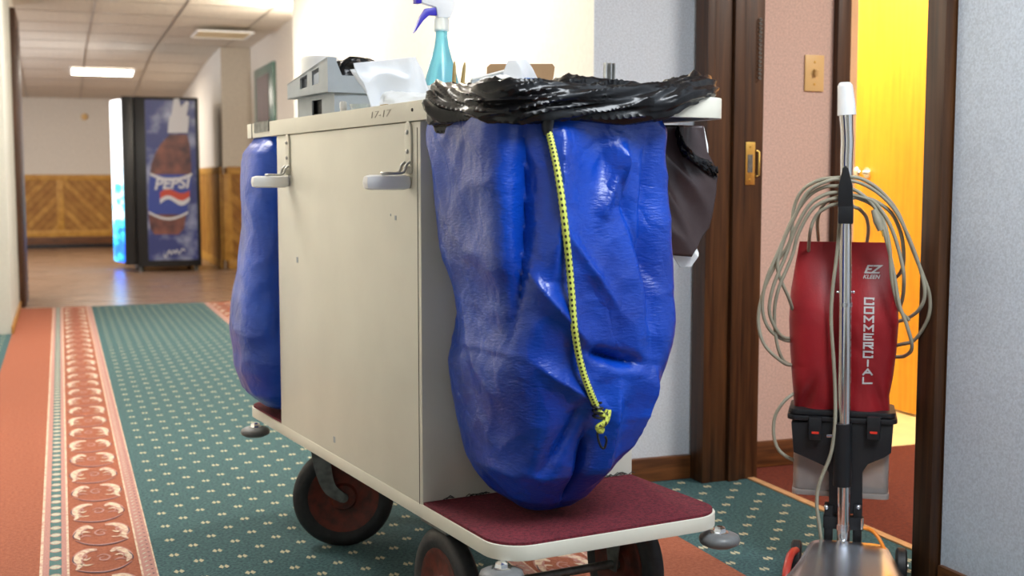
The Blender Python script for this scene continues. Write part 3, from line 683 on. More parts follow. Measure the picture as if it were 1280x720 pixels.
# hooks on the side
def hook(y):
    X0 = -0.0125
    pts = [(y-0.015, 0.948), (y+0.016, 0.948)]+[(y+0.0005+0.0155*math.cos(a), 1.028+0.0155*math.sin(a)) for a in [i*PI/8 for i in range(9)]]
    br = B().prism(pts, 0, 0.004, frame_m((X0, 0, 0), Vector((0, 1, 0)), Vector((0, 0, 1)), Vector((-1, 0, 0)))).build('hook_bracket', M['cart_paint'], cart, bevel=0.0008)
    for z in (1.022, 0.985): B().lathe([(0, 0.003), (0.0048, 0.003), (0.0045, 0.0065), (0.002, 0.008), (0, 0.008)], Matrix.Translation((X0, y, z)) @ Matrix.Rotation(-PI/2, 4, 'Y'), 14).build('screw', M['steel'], br, smooth=True)
    B().tube([(X0-0.004, y-0.012, 0.965), (X0-0.012, y-0.012, 0.958), (X0-0.020, y-0.012, 0.944), (X0-0.05, y-0.012, 0.943), (X0-0.058, y, 0.943), (X0-0.05, y+0.012, 0.943), (X0-0.020, y+0.012, 0.944), (X0-0.012, y+0.012, 0.958), (X0-0.004, y+0.012, 0.965)], 0.0028, 8, smooth=5).build('wire', M['steel'], br, smooth=True)
    B().box((X0-0.012, y-0.014, 0.942), (X0, y+0.014, 0.957)).build('hinge_block', M['cart_paint'], br, bevel=0.003)
    a = B().box((X0-0.095, y-0.014, 0.911), (X0+0.0, y+0.016, 0.940)).build('hook_arm', M['white_plastic'], br, bevel=0.0125)
    a['label'] = 'white rubber sleeve'
hook(0.002); hook(0.756)
# small scuffs on the side
for y, z, s in ((0.70, 0.735, 0.006), (0.075, 0.855, 0.004), (0.45, 0.333, 0.006), (0.10, 0.86, 0.002)):
    B().box((-0.0128, y-s, z-s*1.3), (-0.0122, y+s, z+s)).build('scuff', M['grey_plastic'], cab)
# bumpers
def bumper(x, y):
    t = B().lathe([(0, -0.013), (0.026, -0.013), (0.037, -0.007), (0.0395, 0.0), (0.037, 0.007), (0.026, 0.012), (0.0, 0.013)], Matrix.Translation((x, y, 0.246)), 32).build('bumper_wheel', M['grey_rubber'], cart, smooth=True)
    B().lathe([(0.019, 0.0), (0.019, 0.003), (0.013, 0.005), (0.012, 0.011), (0.006, 0.014), (0, 0.014)], Matrix.Translation((x, y, 0.257)), 6).build('bumper_bolt', M['chrome'], t)
    return t
bumper(CW-0.014, Y0+0.012); bumper(-0.002, Y0+0.02); bumper(-0.030, 1.03); bumper(CW+0.01, 1.03)
# wheels
def wheel(center, axis, r=0.127, wd=0.040, par=cart):
    m = Matrix.Translation(center) @ Vector(axis).to_track_quat('Z', 'Y').to_matrix().to_4x4()
    h = wd/2
    t = B().lathe([(r*0.70, -h*0.8), (r*0.78, -h), (r*0.93, -h*0.95), (r, -h*0.55), (r+0.0005, 0), (r, h*0.55), (r*0.93, h*0.95), (r*0.78, h), (r*0.70, h*0.8), (r*0.70, -h*0.8)], m, 48).build('tire', M['rubber'], par, smooth=True)
    B().lathe([(0.012, -h*0.9), (0.03, -h*0.9), (0.036, -h*0.35), (r*0.5, -h*0.3), (r*0.62, -h*0.75), (r*0.705, -h*0.85), (r*0.705, h*0.85), (r*0.62, h*0.75), (r*0.5, h*0.3), (0.036, h*0.35), (0.03, h*0.9), (0.012, h*0.9)], m, 40).build('rim', M['rim_red'], t, smooth=True)
    b = B().lathe([(0, -h*1.25), (0.012, -h*1.2), (0.012, h*1.2), (0, h*1.25)], m, 16)
    b.build('hub', M['dull_steel'], t, smooth=True)
    return t
wheel((0.022, -0.088, 0.127), (1, 0, 0)); wheel((0.434, -0.088, 0.127), (1, 0, 0))
for x in (0.022, 0.434):
    f = B()
    for s in ((1,) if x < 0.2 else (-1,)):
        xs = x+s*0.029
        f.prism([(-0.088-0.014, 0.112), (-0.088+0.014, 0.112), (-0.088+0.045, 0.268), (-0.088-0.045, 0.268)], -0.002, 0.002, frame_m((xs, 0, 0), Vector((0, 1, 0)), Vector((0, 0, 1)), Vector((1, 0, 0))))
    f.box((x-0.031, -0.15, 0.262), (x+0.031, -0.03, 0.270)).build('fork', M['dull_steel'], cart, bevel=0.002)
B().tube([(0.05, -0.088, 0.127), (0.415, -0.088, 0.127)], 0.009, 12).build('axle', M['dull_steel'], cart, smooth=True)
B().box((0.06, -0.10, 0.235), (0.40, -0.07, 0.268)).build('cross_bar', M['dull_steel'], cart)
def caster(cx, cy, adir):
    a = Vector((adir[0], adir[1], 0)).normalized(); tdir = Vector((a.y, -a.x, 0))     # wheel plane direction
    if tdir.x > 0: tdir = -tdir
    c = Vector((cx, cy, 0.127)); piv = c+tdir*0.055
    wheel(c, a)
    for s in (-1, 1):
        o = a*(s*0.029)
        pts = [piv+o+Vector((0, 0, 0.138)), piv+o+Vector((0, 0, 0.085))+tdir*-0.004, c+tdir*0.035+o+Vector((0, 0, 0.030)), c+o]
        P = spline(pts, 8); n = len(P); L = []; 
        for i, p in enumerate(P):
            t = (P[min(n-1, i+1)]-P[max(0, i-1)]).normalized(); nn = t.cross(a).normalized(); wv = 0.026-0.014*i/(n-1)
            L.append((p+nn*wv, p-nn*wv))
        b = B()
        for q in (-0.002, 0.002):
            off = len(b.v); b.v += [tuple(v+a*q) for pr in L for v in pr]
            b.f += [(off+2*i, off+2*i+1, off+2*i+3, off+2*i+2) for i in range(n-1)]
        k = 2*n
        b.f += [(2*i, 2*i+2, k+2*i+2, k+2*i) for i in range(n-1)]+[(2*i+1, 2*i+3, k+2*i+3, k+2*i+1) for i in range(n-1)]+[(0, 1, k+1, k), (2*n-2, 2*n-1, k+2*n-1, k+2*n-2)]
        b.build('fork', M['dull_steel'], cart)
    B().lathe([(0, 0), (0.034, 0), (0.036, 0.006), (0.030, 0.012), (0, 0.012)], Matrix.Translation((piv.x, piv.y, 0.257)), 20).build('swivel', M['dull_steel'], cart, smooth=True)
caster(0.100, 0.700, (0.34, 0.94)); caster(0.42, 0.74, (0.5, 0.86))

# ------------------------------------------------------------------ blue laundry bags
def ridged(p): return 1-abs(noise.noise(p))*2
def crease(v, a, b, wdt, amp, asym=0.0):
    """fold line from a to b in bag surface coordinates (s, z): value at v"""
    d = (b[0]-a[0], b[1]-a[1]); L = math.hypot(*d); t = ((v[0]-a[0])*d[0]+(v[1]-a[1])*d[1])/(L*L)
    tt = max(0, min(1, t)); dx = v[0]-a[0]-d[0]*tt; dy = v[1]-a[1]-d[1]*tt; ds = math.hypot(dx, dy)
    sgn = (dx*d[1]-dy*d[0]) > 0
    wd = wdt*(1+asym if sgn else 1-asym)
    env = math.sin(PI*max(0.02, min(0.98, tt)))**0.5
    return amp*1.9*env*(0.55*math.exp(-(ds/wd)**2)+0.45*math.exp(-ds/(wd*0.4)))
def bag(name, sec, zt, zb, seed, creases, nu=260, nv=200):
    rows = []
    for j in range(nv+1):
        t = j/nv; z = zt+(zb-zt)*t
        xl, xr, yf, yb, ex = sec(z)
        cx, cy, hx, hy = (xl+xr)/2, (yf+yb)/2, (xr-xl)/2, (yb-yf)/2
        row = []
        for i in range(nu):
            a = 2*PI*i/nu; ca, sa = math.cos(a), math.sin(a)
            k = (abs(ca)**ex+abs(sa)**ex)**(-1/ex)
            n = Vector((ca/hx if hx else 0, sa/hy if hy else 0, 0)).normalized()
            x, y = cx+hx*k*ca, cy+hy*k*sa
            per = Vector((x*3, y*3, 0))
            pl = (0.25+0.75*sm(zb, zt, z))
            # vertical pleats under the rim, long soft folds lower down
            d = 0.010*pl*noise.noise(Vector((x*9+seed, y*9, z*1.3)))
            d += 0.016*noise.noise(Vector((x*3.2+seed, y*3.2, z*3.5+seed)))
            d += 0.009*ridged(Vector((x*5+z*2, y*5+seed, z*4.5-x*3)))*(1-0.3*pl)
            d += 0.0040*ridged(Vector((x*13-z*6+seed, y*13, z*10+x*5)))
            d += 0.0007*ridged(Vector((x*34+z*12, y*34, z*30+seed)))
            for cr_ in creases: d += crease((x, z), *cr_)
            fade = sm(0, 0.03, zt-z)*0.85+0.15
            row.append(Vector((x, y, z))+n*d*fade)
        rows.append(row)
    P = [[rows[j][i] for j in range(nv+1)] for i in range(nu)]
    b = B().grid(P, closed_u=True)
    b.f.append(tuple(i*(nv+1)+nv for i in range(nu)))
    return b
def sec_front(z):
    xl = lerp_tab([(0.305, 0.165), (0.32, 0.115), (0.345, 0.084), (0.40, 0.054), (0.48, 0.038), (0.60, 0.020), (0.80, 0.000), (1.05, -0.012)], z)
    xr = lerp_tab([(0.305, 0.200), (0.32, 0.225), (0.345, 0.245), (0.386, 0.268), (0.42, 0.287), (0.457, 0.300), (0.506, 0.325), (0.58, 0.345), (0.67, 0.352), (0.78, 0.352), (0.90, 0.352), (1.05, 0.350)], z)
    yf = lerp_tab([(0.305, -0.23), (0.315, -0.260), (0.34, -0.300), (0.40, -0.345), (0.50, -0.375), (0.65, -0.380), (0.85, -0.370), (1.05, -0.360)], z)
    yb = lerp_tab([(0.305, -0.17), (0.315, -0.13), (0.34, -0.09), (0.42, -0.055), (0.60, -0.042), (1.05, -0.040)], z)
    return xl, xr, yf, yb, 3.6+3.0*sm(0.35, 0.8, z)
fc = [((0.045, 1.04), (0.02, 0.62), 0.028, -0.022), ((0.12, 1.03), (0.09, 0.75), 0.035, 0.018), ((0.235, 1.0), (0.235, 0.88), 0.022, 0.014),
      ((0.245, 0.99), (0.19, 0.86), 0.020, 0.012), ((0.20, 0.99), (0.33, 0.72), 0.03, -0.012), ((0.36, 1.03), (0.37, 0.55), 0.022, 0.016),
      ((0.31, 1.02), (0.29, 0.60), 0.022, -0.015), ((0.16, 0.63), (0.27, 0.60), 0.012, -0.018), ((0.04, 0.78), (0.16, 0.64), 0.022, 0.014),
      ((0.05, 0.62), (0.20, 0.52), 0.020, 0.010), ((0.15, 0.54), (0.08, 0.40), 0.018, -0.012), ((0.22, 0.58), (0.20, 0.36), 0.022, 0.014),
      ((0.17, 0.48), (0.16, 0.34), 0.012, -0.016), ((0.30, 0.60), (0.26, 0.42), 0.016, 0.010), ((0.40, 0.62), (0.36, 0.44), 0.02, 0.010),
      ((0.10, 0.86), (0.22, 0.70), 0.014, 0.008)]
bf_b = bag('laundry_bag', sec_front, 1.047, 0.320, 3.1, fc)
bagf = bf_b.build('laundry_bag', M['tarp'], None, smooth=True); bagf.location = CA; bagf.rotation_euler = (0, 0, CR)
tag(bagf, 'large crinkled blue tarpaulin bag hanging from the near end of the cart', 'bag')
bag_bvh = BVHTree.FromPolygons([Vector(v) for v in bf_b.v], bf_b.f[:-1])
def sec_rear(z):
    xl = lerp_tab([(0.306, 0.06), (0.32, 0.00), (0.36, -0.045), (0.42, -0.062), (0.52, -0.064), (0.66, -0.046), (0.80, -0.034), (1.00, -0.030), (1.035, -0.012), (1.05, -0.004)], z)
    yb = lerp_tab([(0.306, 1.05), (0.32, 1.12), (0.40, 1.19), (0.6, 1.20), (0.9, 1.15), (1.05, 1.145)], z)
    yf = lerp_tab([(0.306, 0.95), (0.33, 0.885), (0.45, 0.875), (1.05, 0.875)], z)
    return xl, 0.45, yf, yb, 4.0
bag('laundry_bag', sec_rear, 1.046, 0.308, 9.7, [((-0.03, 1.0), (-0.06, 0.5), 0.03, 0.012), ((0.02, 0.9), (0.0, 0.5), 0.02, -0.01)], 200, 140).build('laundry_bag', M['tarp'], None, smooth=True)
bagr = bpy.data.objects['laundry_bag.001']; bagr.location = CA; bagr.rotation_euler = (0, 0, CR)
tag(bagr, 'blue tarpaulin bag at the far end of the cart, half hidden by its side panel', 'bag')
# ------------------------------------------------------------------ bungee cord on the bag
def on_bag(px, py, off=0.006):
    o = CMI @ CAMP; d = (CMI.to_3x3() @ ray(px, py)).normalized()
    h = bag_bvh.ray_cast(o, d)
    if h[0] is None: return o+d*((-0.38-o.y)/d.y)
    return h[0]-d*0.001+Vector((0, -1, 0))*off
bg = empty('bungee_cord', 'yellow and black bungee cord hanging down the front of the blue bag', 'cord', CA, CR)
pts = [on_bag(*p) for p in ((681, 160), (686, 178), (692, 205), (699, 245), (704, 290), (708, 330), (712, 370), (714, 410), (718, 440), (726, 470), (734, 490), (742, 507))]
for i in range(1, len(pts)-1):   # taut: smooth the path
    pts[i] = pts[i]*0.5+(pts[i-1]+pts[i+1])*0.25
for p in pts: p.y -= 0.003
cb = B().tube(pts, 0.0062, 12, smooth=8)
co = cb.build('cord', M['bungee'], bg, smooth=True, fix=False)
k, n = cb.uvdata; uv = co.data.uv_layers.new(name='uv')
for poly in co.data.polygons:
    for li in poly.loop_indices:
        vi = co.data.loops[li].vertex_index; i, j = divmod(vi, n)
        uv.data[li].uv = ((j if not (j == 0 and any(co.data.loops[q].vertex_index % n == n-1 for q in poly.loop_indices)) else n)/n, i/k)
e = pts[-1]; e0 = pts[0]
B().tube([e0+Vector((0, 0, 0.03)), e0+Vector((0, -0.001, 0.018)), e0, e0+Vector((0.001, 0, -0.012))], [0.014, 0.013, 0.010, 0.008], 14, smooth=4).build('sleeve', M['black_plastic'], bg, smooth=True)['label'] = 'black plastic sleeve'
B().tube([e0+Vector((-0.030, 0.002, 0.024)), e0+Vector((-0.022, -0.002, 0.016)), e0+Vector((-0.010, -0.002, 0.018)), e0+Vector((-0.006, 0, 0.026))], 0.005, 8, smooth=4).build('knot', M['yellow_knot'], bg, smooth=True)
co2 = B()
helix = [e+Vector((0.009*math.cos(a)+0.004*(a/20), 0.009*math.sin(a)-0.002, 0.006-0.030*a/20)) for a in [i*0.4 for i in range(50)]]
co2.tube(helix, 0.0024, 6).build('wire_coil', M['black_plastic'], bg, smooth=True)
B().tube([e+Vector((0.000, -0.004, -0.006)), e+Vector((0.012, -0.008, -0.016)), e+Vector((0.020, -0.008, -0.008)), e+Vector((0.012, -0.012, -0.026)), e+Vector((0.000, -0.006, -0.036)), e+Vector((0.008, -0.004, -0.044)), e+Vector((0.010, -0.004, -0.030))], 0.0055, 8, smooth=5).build('knot', M['yellow_knot'], bg, smooth=True)
B().tube([e+Vector((0.004, -0.002, -0.034)), e+Vector((0.001, -0.003, -0.050)), e+Vector((0.006, -0.005, -0.070)), e+Vector((0.012, -0.008, -0.074)), e+Vector((0.014, -0.012, -0.060)), e+Vector((0.010, -0.014, -0.052))], 0.0022, 8, smooth=6).build('hook', M['black_plastic'], bg, smooth=True)

# ------------------------------------------------------------------ black trash liner over the hoop
tl = empty('trash_liner', 'glossy black trash bag bunched over the near rim of the cart', 'trash bag', CA, CR)
def crumple(path, rx, rz, seed, name, amp=0.014, nseg=220, nr=64, m='trash', par=tl, taper=0.06):
    P0 = spline([Vector(p) for p in path], 24); n = len(P0); rows = []
    for i in range(nseg+1):
        t = i/nseg; f = t*(n-1); a = int(f); b_ = min(a+1, n-1); c = P0[a].lerp(P0[b_], f-a)
        fl_ = lambda g: P0[int(max(0, min(n-1, g)))].lerp(P0[min(n-1, int(max(0, min(n-1, g)))+1)], max(0, min(n-1, g))-int(max(0, min(n-1, g))))
        T = (fl_(f+5)-fl_(f-5)).normalized(); N = Vector((-T.y, T.x, 0)).normalized(); Z = Vector((0, 0, 1))
        env = min(1, (t/taper)**0.6 if t < taper else 1, ((1-t)/taper)**0.6 if t > 1-taper else 1)
        rzz = rz[0]*(1-t)+rz[1]*t if isinstance(rz, tuple) else rz; rxx = rx
        sc = 1+0.30*noise.noise(Vector((t*6+seed, 1.3, seed)))
        row = []
        for j in range(nr):
            an = 2*PI*j/nr
            off = N*math.cos(an)*rxx*sc+Z*math.sin(an)*rzz*sc
            ca_, sa_ = math.cos(an+0.9*math.sin(t*7+seed)), math.sin(an+0.9*math.sin(t*7+seed))
            d = amp*1.1*noise.noise(Vector((t*4+seed, ca_*1.2, sa_*1.2)))+amp*0.9*(ridged(Vector((t*6+seed*2, ca_*1.9, sa_*1.9)))-0.4)+amp*0.28*ridged(Vector((t*13+seed, ca_*3.6, sa_*3.6)))
            row.append(c+(off+off.normalized()*d)*max(0.02, env))
        rows.append(row)
    P = [[rows[i][j] for i in range(nseg+1)] for j in range(nr)]
    return B().grid(P, closed_u=True).build(name, M[m], par, smooth=True)
hoop = [(-0.004, -0.105, 1.066), (-0.007, -0.17, 1.064), (-0.007, -0.24, 1.062), (-0.002, -0.310, 1.062), (0.015, -0.352, 1.063), (0.055, -0.370, 1.064), (0.15, -0.374, 1.066), (0.24, -0.374, 1.063), (0.31, -0.372, 1.068), (0.365, -0.362, 1.084), (0.415, -0.340, 1.097), (0.435, -0.300, 1.102)]
crumple(hoop, 0.032, (0.038, 0.022), 2.2, 'rolled_rim', amp=0.011, nseg=320, nr=80)
crumple([(0.10, -0.340, 1.080), (0.18, -0.335, 1.082), (0.30, -0.330, 1.074), (0.39, -0.315, 1.086), (0.43, -0.280, 1.094), (0.445, -0.22, 1.102)], 0.030, (0.020, 0.022), 5.2, 'rolled_rim', amp=0.010)
crumple([(0.43, -0.30, 1.075), (0.442, -0.24, 1.085), (0.445, -0.15, 1.088), (0.44, -0.06, 1.08)], 0.022, 0.018, 7.7, 'rolled_rim', amp=0.008)
crumple([(0.015, -0.08, 1.078), (0.02, -0.14, 1.080), (0.03, -0.2, 1.078), (0.03, -0.3, 1.070)], 0.024, 0.022, 11.7, 'rolled_rim', amp=0.009)
# hanging corner of the liner at the right of the bag
def sheet(name, poly_rows, m, par, seed, amp, th=0.0012, nu=36, nv=40):
    rows = []
    k = len(poly_rows)-1
    for j in range(nv+1):
        f = j/nv*k; a = min(int(f), k-1); t = f-a
        l = Vector(poly_rows[a][0]).lerp(Vector(poly_rows[a+1][0]), t); r = Vector(poly_rows[a][1]).lerp(Vector(poly_rows[a+1][1]), t)
        row = []
        for i in range(nu+1):
            p = l.lerp(r, i/nu); d = amp*noise.noise(Vector((p.x*14+seed, p.z*9, seed)))+amp*0.9*(ridged(Vector((p.x*16+p.z*9, p.z*10, seed)))-0.5)
            row.append(p+Vector((0.3, -1, 0))*d)
        rows.append(row)
    return B().grid(rows).build(name, M[m], par, smooth=True, solid=th)
def cy(px, py, y): return cpx(px, py, 1, y)
Yh = -0.255
sheet('hanging_corner', [(cy(818, 156, Yh), cy(881, 157, Yh)), (cy(820, 195, Yh), cy(884, 190, Yh)), (cy(822, 240, Yh), cy(897, 217, Yh)), (cy(826, 290, Yh), cy(884, 285, Yh)), (cy(832, 318, Yh), cy(863, 321, Yh))], 'trash_thin', tl, 4.4, 0.012)['label'] = 'thin brownish black corner hanging down at the right'
crumple([cy(846, 160, Yh-0.012), cy(852, 180, Yh-0.012), cy(868, 200, Yh-0.014), cy(884, 208, Yh-0.012), cy(897, 217, Yh-0.004)], 0.006, 0.008, 3.3, 'fold', amp=0.006, nseg=60, nr=24)
wl = sheet('tissue', [(cy(841, 300, Yh+0.02), cy(868, 300, Yh+0.02)), (cy(842, 320, Yh+0.02), cy(872, 316, Yh+0.02)), (cy(852, 334, Yh+0.02), cy(866, 334, Yh+0.02))], 'paper', tl, 1.2, 0.006)
wl['label'] = 'white paper edge below the black film'
sheet('tissue', [(cy(872, 158, Yh+0.03), cy(880, 158, Yh+0.03)), (cy(874, 180, Yh+0.03), cy(884, 180, Yh+0.03)), (cy(880, 205, Yh+0.03), cy(886, 205, Yh+0.03))], 'paper', tl, 2.2, 0.003)
# black film inside the hoop
P = [[Vector((0.02+0.43*i/20, -0.36+0.33*j/16, 1.055+0.018*noise.noise(Vector((i*0.5, j*0.5, 3)))+0.010*ridged(Vector((i*0.9, j*0.9, 5))))) for j in range(17)] for i in range(21)]
B().grid(P).build('inner_film', M['trash'], tl, smooth=True, solid=0.0015)

# ------------------------------------------------------------------ things on the cart
TZ = 1.052
def onc(name, label, cat, x, y, z=TZ, rz=0, group=None):
    p = CM @ Vector((x, y, z)); return empty(name, label, cat, p, CR+rz, group)
# grey caddy
cdy = onc('cleaning_caddy', 'grey plastic cleaning caddy with slots in its side', 'caddy', 0.025, 0.545)
W_, D_, H_ = 0.30, 0.27, 0.155
bod = B()
# side wall facing the corridor, with openings, drawn as boxes around the slots
def slotted(b, x0, x1, y0, y1, z0, z1, slots):
    ys = sorted({y0, y1, *[s[0] for s in slots], *[s[1] for s in slots]}); 
    for a, c in zip(ys, ys[1:]):
        cuts = [(s[2], s[3]) for s in slots if s[0] <= a and s[1] >= c]; z = z0
        for lo, hi in sorted(cuts):
            if lo > z: b.box((x0, a, z), (x1, c, lo))
            z = hi
        if z1 > z: b.box((x0, a, z), (x1, c, z1))
slotted(bod, 0.008, 0.012, 0, D_, 0, 0.095, [(0.088, 0.160, 0.0, 0.072)])
bod.box((0.012, 0, 0), (W_, 0.004, 0.10)).box((0.012, D_-0.004, 0), (W_, D_, 0.10)).box((W_-0.004, 0, 0), (W_, D_, 0.10)).box((0.01, 0, 0), (W_, D_, 0.004))
bod.build('tub', M['grey_plastic'], cdy)
rim_ = B()
slotted(rim_, -0.012, -0.007, -0.006, D_+0.02, 0.082, 0.162, [(0.050, 0.100, 0.108, 0.150), (0.135, 0.190, 0.108, 0.150)])
rim_.box((-0.012, -0.006, 0.155), (0.012, D_+0.02, 0.162)).box((-0.012, -0.006, 0.082), (0.008, D_+0.02, 0.085))
rim_.prism([(-0.012, 0.082), (0.04, 0.082), (0.012, 0.148), (0.006, 0.162), (-0.012, 0.162)], -0.006, 0.0, frame_m((0, -0.006, 0), Vector((1, 0, 0)), Vector((0, 0, 1)), Vector((0, 1, 0))))
rim_.box((0.012, -0.008, 0.082), (W_+0.006, -0.003, 0.122)).box((0.012, D_, 0.09), (W_, D_+0.02, 0.125)).box((W_, -0.006, 0.09), (W_+0.006, D_+0.02, 0.125))
rim_.v = [(x, y, z-(0.14*max(0, y)*max(0, (z-0.09))/0.07 if z > 0.09 else 0)) for x, y, z in rim_.v]
rim_.build('rim', M['grey_plastic'], cdy)
B().box((0.02, 0.01, 0.01), (W_-0.01, D_-0.01, 0.09)).build('inner_dark', M['dark_plastic'], cdy)
# black bags in the caddy
bb = onc('folded_trash_bags', 'folded black trash bags sticking out of the grey caddy', 'trash bag', 0.105, 0.575, TZ+0.092)
def crumple_box(par, name, dims, seed, m, amp, nu=40, nv=28, pw=4.0, ctr=(0, 0, 0)):
    rows = []
    for i in range(nu):
        a = 2*PI*i/nu; row = []
        for j in range(nv+1):
            ph = PI*j/nv; v = Vector((math.cos(a)*math.sin(ph), math.sin(a)*math.sin(ph), -math.cos(ph)))
            k = (abs(v.x)**pw+abs(v.y)**pw+abs(v.z)**pw)**(-1/pw); q = v*k
            p = Vector((q.x*dims[0], q.y*dims[1], q.z*dims[2])); d = amp*(noise.noise(v*1.6+Vector((seed, 0, 0)))+0.6*(ridged(v*2.0+Vector((0, seed, 0)))-0.5)+0.12*ridged(v*5+Vector((seed, seed, 0))))
            row.append(p+v*d+Vector(ctr))
        rows.append(row)
    return B().grid(rows, closed_u=True).build(name, M[m], par, smooth=True)
crumple_box(bb, 'roll', (0.058, 0.026, 0.034), 3, 'trash', 0.012, ctr=(0.0, 0.0, 0.036), pw=5)
# white wrapped roll in the caddy (mostly lost in the glare)
wr_ = onc('tissue_roll', 'white tissue roll standing behind the rim of the grey caddy', 'roll', 0.075, 0.76, TZ+0.092)
B().lathe([(0.018, 0.0), (0.045, 0.0), (0.048, 0.01), (0.048, 0.085), (0.044, 0.092), (0.018, 0.092), (0.018, 0.0)], None, 32).build('roll', M['paper'], wr_, smooth=True)
B().lathe([(0.0175, 0.0), (0.0165, 0.0), (0.0165, 0.094), (0.0175, 0.094), (0.0175, 0.0)], None, 20).build('core', M['card'], wr_, smooth=True)
# white film bag with contents
fb = onc('plastic_bag', 'crumpled clear white plastic bag lying beside the grey caddy', 'plastic bag', 0.095, 0.30)
Yb = 0.30
sheetrows = [(cy(441, 79, Yb), cy(520, 71, Yb)), (cy(447, 95, Yb), cy(528, 88, Yb)), (cy(455, 112, Yb), cy(532, 108, Yb)), (cy(462, 134, Yb), cy(536, 126, Yb))]
inv = (Matrix.Translation(Vector((0.095, 0.30, TZ)))).inverted()
rows2 = [(inv @ a, inv @ b) for a, b in sheetrows]
sheet('front_film', rows2, 'white_film', fb, 6.1, 0.016)
sheet('back_film', [(a+Vector((0.01, 0.03, -0.01)), b+Vector((0.0, 0.03, -0.012))) for a, b in rows2], 'white_film', fb, 8.1, 0.02)
crumple_box(fb, 'contents', (0.075, 0.025, 0.032), 9, 'paper', 0.014, pw=2.6, ctr=(0.03, 0.012, 0.042))
# small jar lid and white tube at the rim
jr = onc('white_tube', 'small white tube standing at the front corner of the grey caddy', 'tube', 0.010, 0.425)
B().lathe([(0, 0), (0.007, 0), (0.0075, 0.004), (0.0072, 0.048), (0.006, 0.052), (0, 0.053)], None, 16).build('tube', M['paper'], jr, smooth=True)
B().lathe([(0.0076, 0.038), (0.0082, 0.039), (0.0082, 0.050), (0.0068, 0.0535), (0, 0.0545)], None, 16).build('cap', M['white_plastic'], jr, smooth=True)
gk = onc('clear_cup', 'clear plastic cup behind the cart rail next to the white tube', 'cup', 0.035, 0.385)
B().lathe([(0, 0), (0.018, 0), (0.022, 0.045), (0.0205, 0.045), (0.017, 0.003), (0, 0.003)], None, 24).build('cup', M['clear'], gk, smooth=True)
B().lathe([(0.0205, 0.042), (0.0235, 0.042), (0.0235, 0.046), (0.0205, 0.046), (0.0205, 0.042)], None, 24).build('lip', M['clear'], gk, smooth=True)
sc = onc('scrub_stone', 'small greenish scrubbing pad behind the rail under the white bag', 'pad', 0.020, 0.205)
B().box((-0.006, -0.016, 0), (0.006, 0.016, 0.036)).build('pad', M['stick'], sc, bevel=0.004)
# spray bottle
sb = onc('spray_bottle', 'spray bottle with blue liquid and dark blue trigger', 'spray bottle', 0.210, 0.33, TZ, R(-4))
body = [(0.0, 0.0), (0.040, 0.0), (0.045, 0.006), (0.046, 0.060), (0.043, 0.085), (0.034, 0.118), (0.024, 0.150), (0.0165, 0.178), (0.0135, 0.200), (0.0135, 0.214), (0, 0.214)]
B().lathe(body, Matrix.Diagonal((1, 0.72, 1, 1)), 32).build('bottle', M['blue_liquid'], sb, smooth=True)
B().lathe([(0.0466, 0.030), (0.0466, 0.088), (0.0455, 0.088), (0.0455, 0.030), (0.0466, 0.030)], Matrix.Diagonal((1, 0.73, 1, 1)), 32).build('label_band', M['paper'], sb, smooth=True)
B().lathe([(0, 0.210), (0.0165, 0.210), (0.017, 0.236), (0.0145, 0.240), (0, 0.240)], None, 20).build('collar', M['clear'], sb, smooth=True)
B().prism([(0.018, 0.240), (-0.012, 0.240), (-0.016, 0.262), (-0.050, 0.270), (-0.050, 0.288), (0.020, 0.292), (0.030, 0.275), (0.026, 0.255)], -0.010, 0.010, frame_m((0, 0, 0), Vector((1, 0, 0)), Vector((0, 0, 1)), Vector((0, -1, 0)))).build('sprayer', M['white_film'], sb, bevel=0.003)
B().prism([(-0.050, 0.268), (-0.064, 0.268), (-0.064, 0.292), (-0.050, 0.290)], -0.010, 0.010, frame_m((0, 0, 0), Vector((1, 0, 0)), Vector((0, 0, 1)), Vector((0, -1, 0)))).build('nozzle', M['blue_trigger'], sb, bevel=0.002)
B().prism([(-0.008, 0.244), (-0.004, 0.258), (-0.018, 0.262), (-0.040, 0.258), (-0.052, 0.240), (-0.068, 0.202), (-0.062, 0.208), (-0.044, 0.232), (-0.030, 0.244), (-0.018, 0.244)], -0.006, 0.006, frame_m((0, 0, 0), Vector((1, 0, 0)), Vector((0, 0, 1)), Vector((0, -1, 0)))).build('trigger', M['blue_trigger'], sb, bevel=0.0015)
# wooden sticks out of the liner
for k, (a, b, lab) in enumerate((((567, 136), (568, 77), 'tan wooden stick upright in the black liner, the left one'), ((575, 130), (581, 78), 'tan wooden stick leaning right in the black liner, the right one'))):
    pa, pb = cy(*a, -0.085), cy(*b, -0.085)
    t = empty('wooden_stick', lab, 'stick', CM @ (pa-Vector((0, 0, 0.03))), CR, 'sticks in the black liner')
    d = pb-pa; 
    B().tube([Vector((0, 0, 0)), Vector((0, 0, 0.03))+d*0.55, Vector((0, 0, 0.03))+d*0.9, Vector((0, 0, 0.03))+d], [0.0040, 0.0042, 0.0030, 0.0012], 8).build('shaft', M['stick'], t, smooth=True)
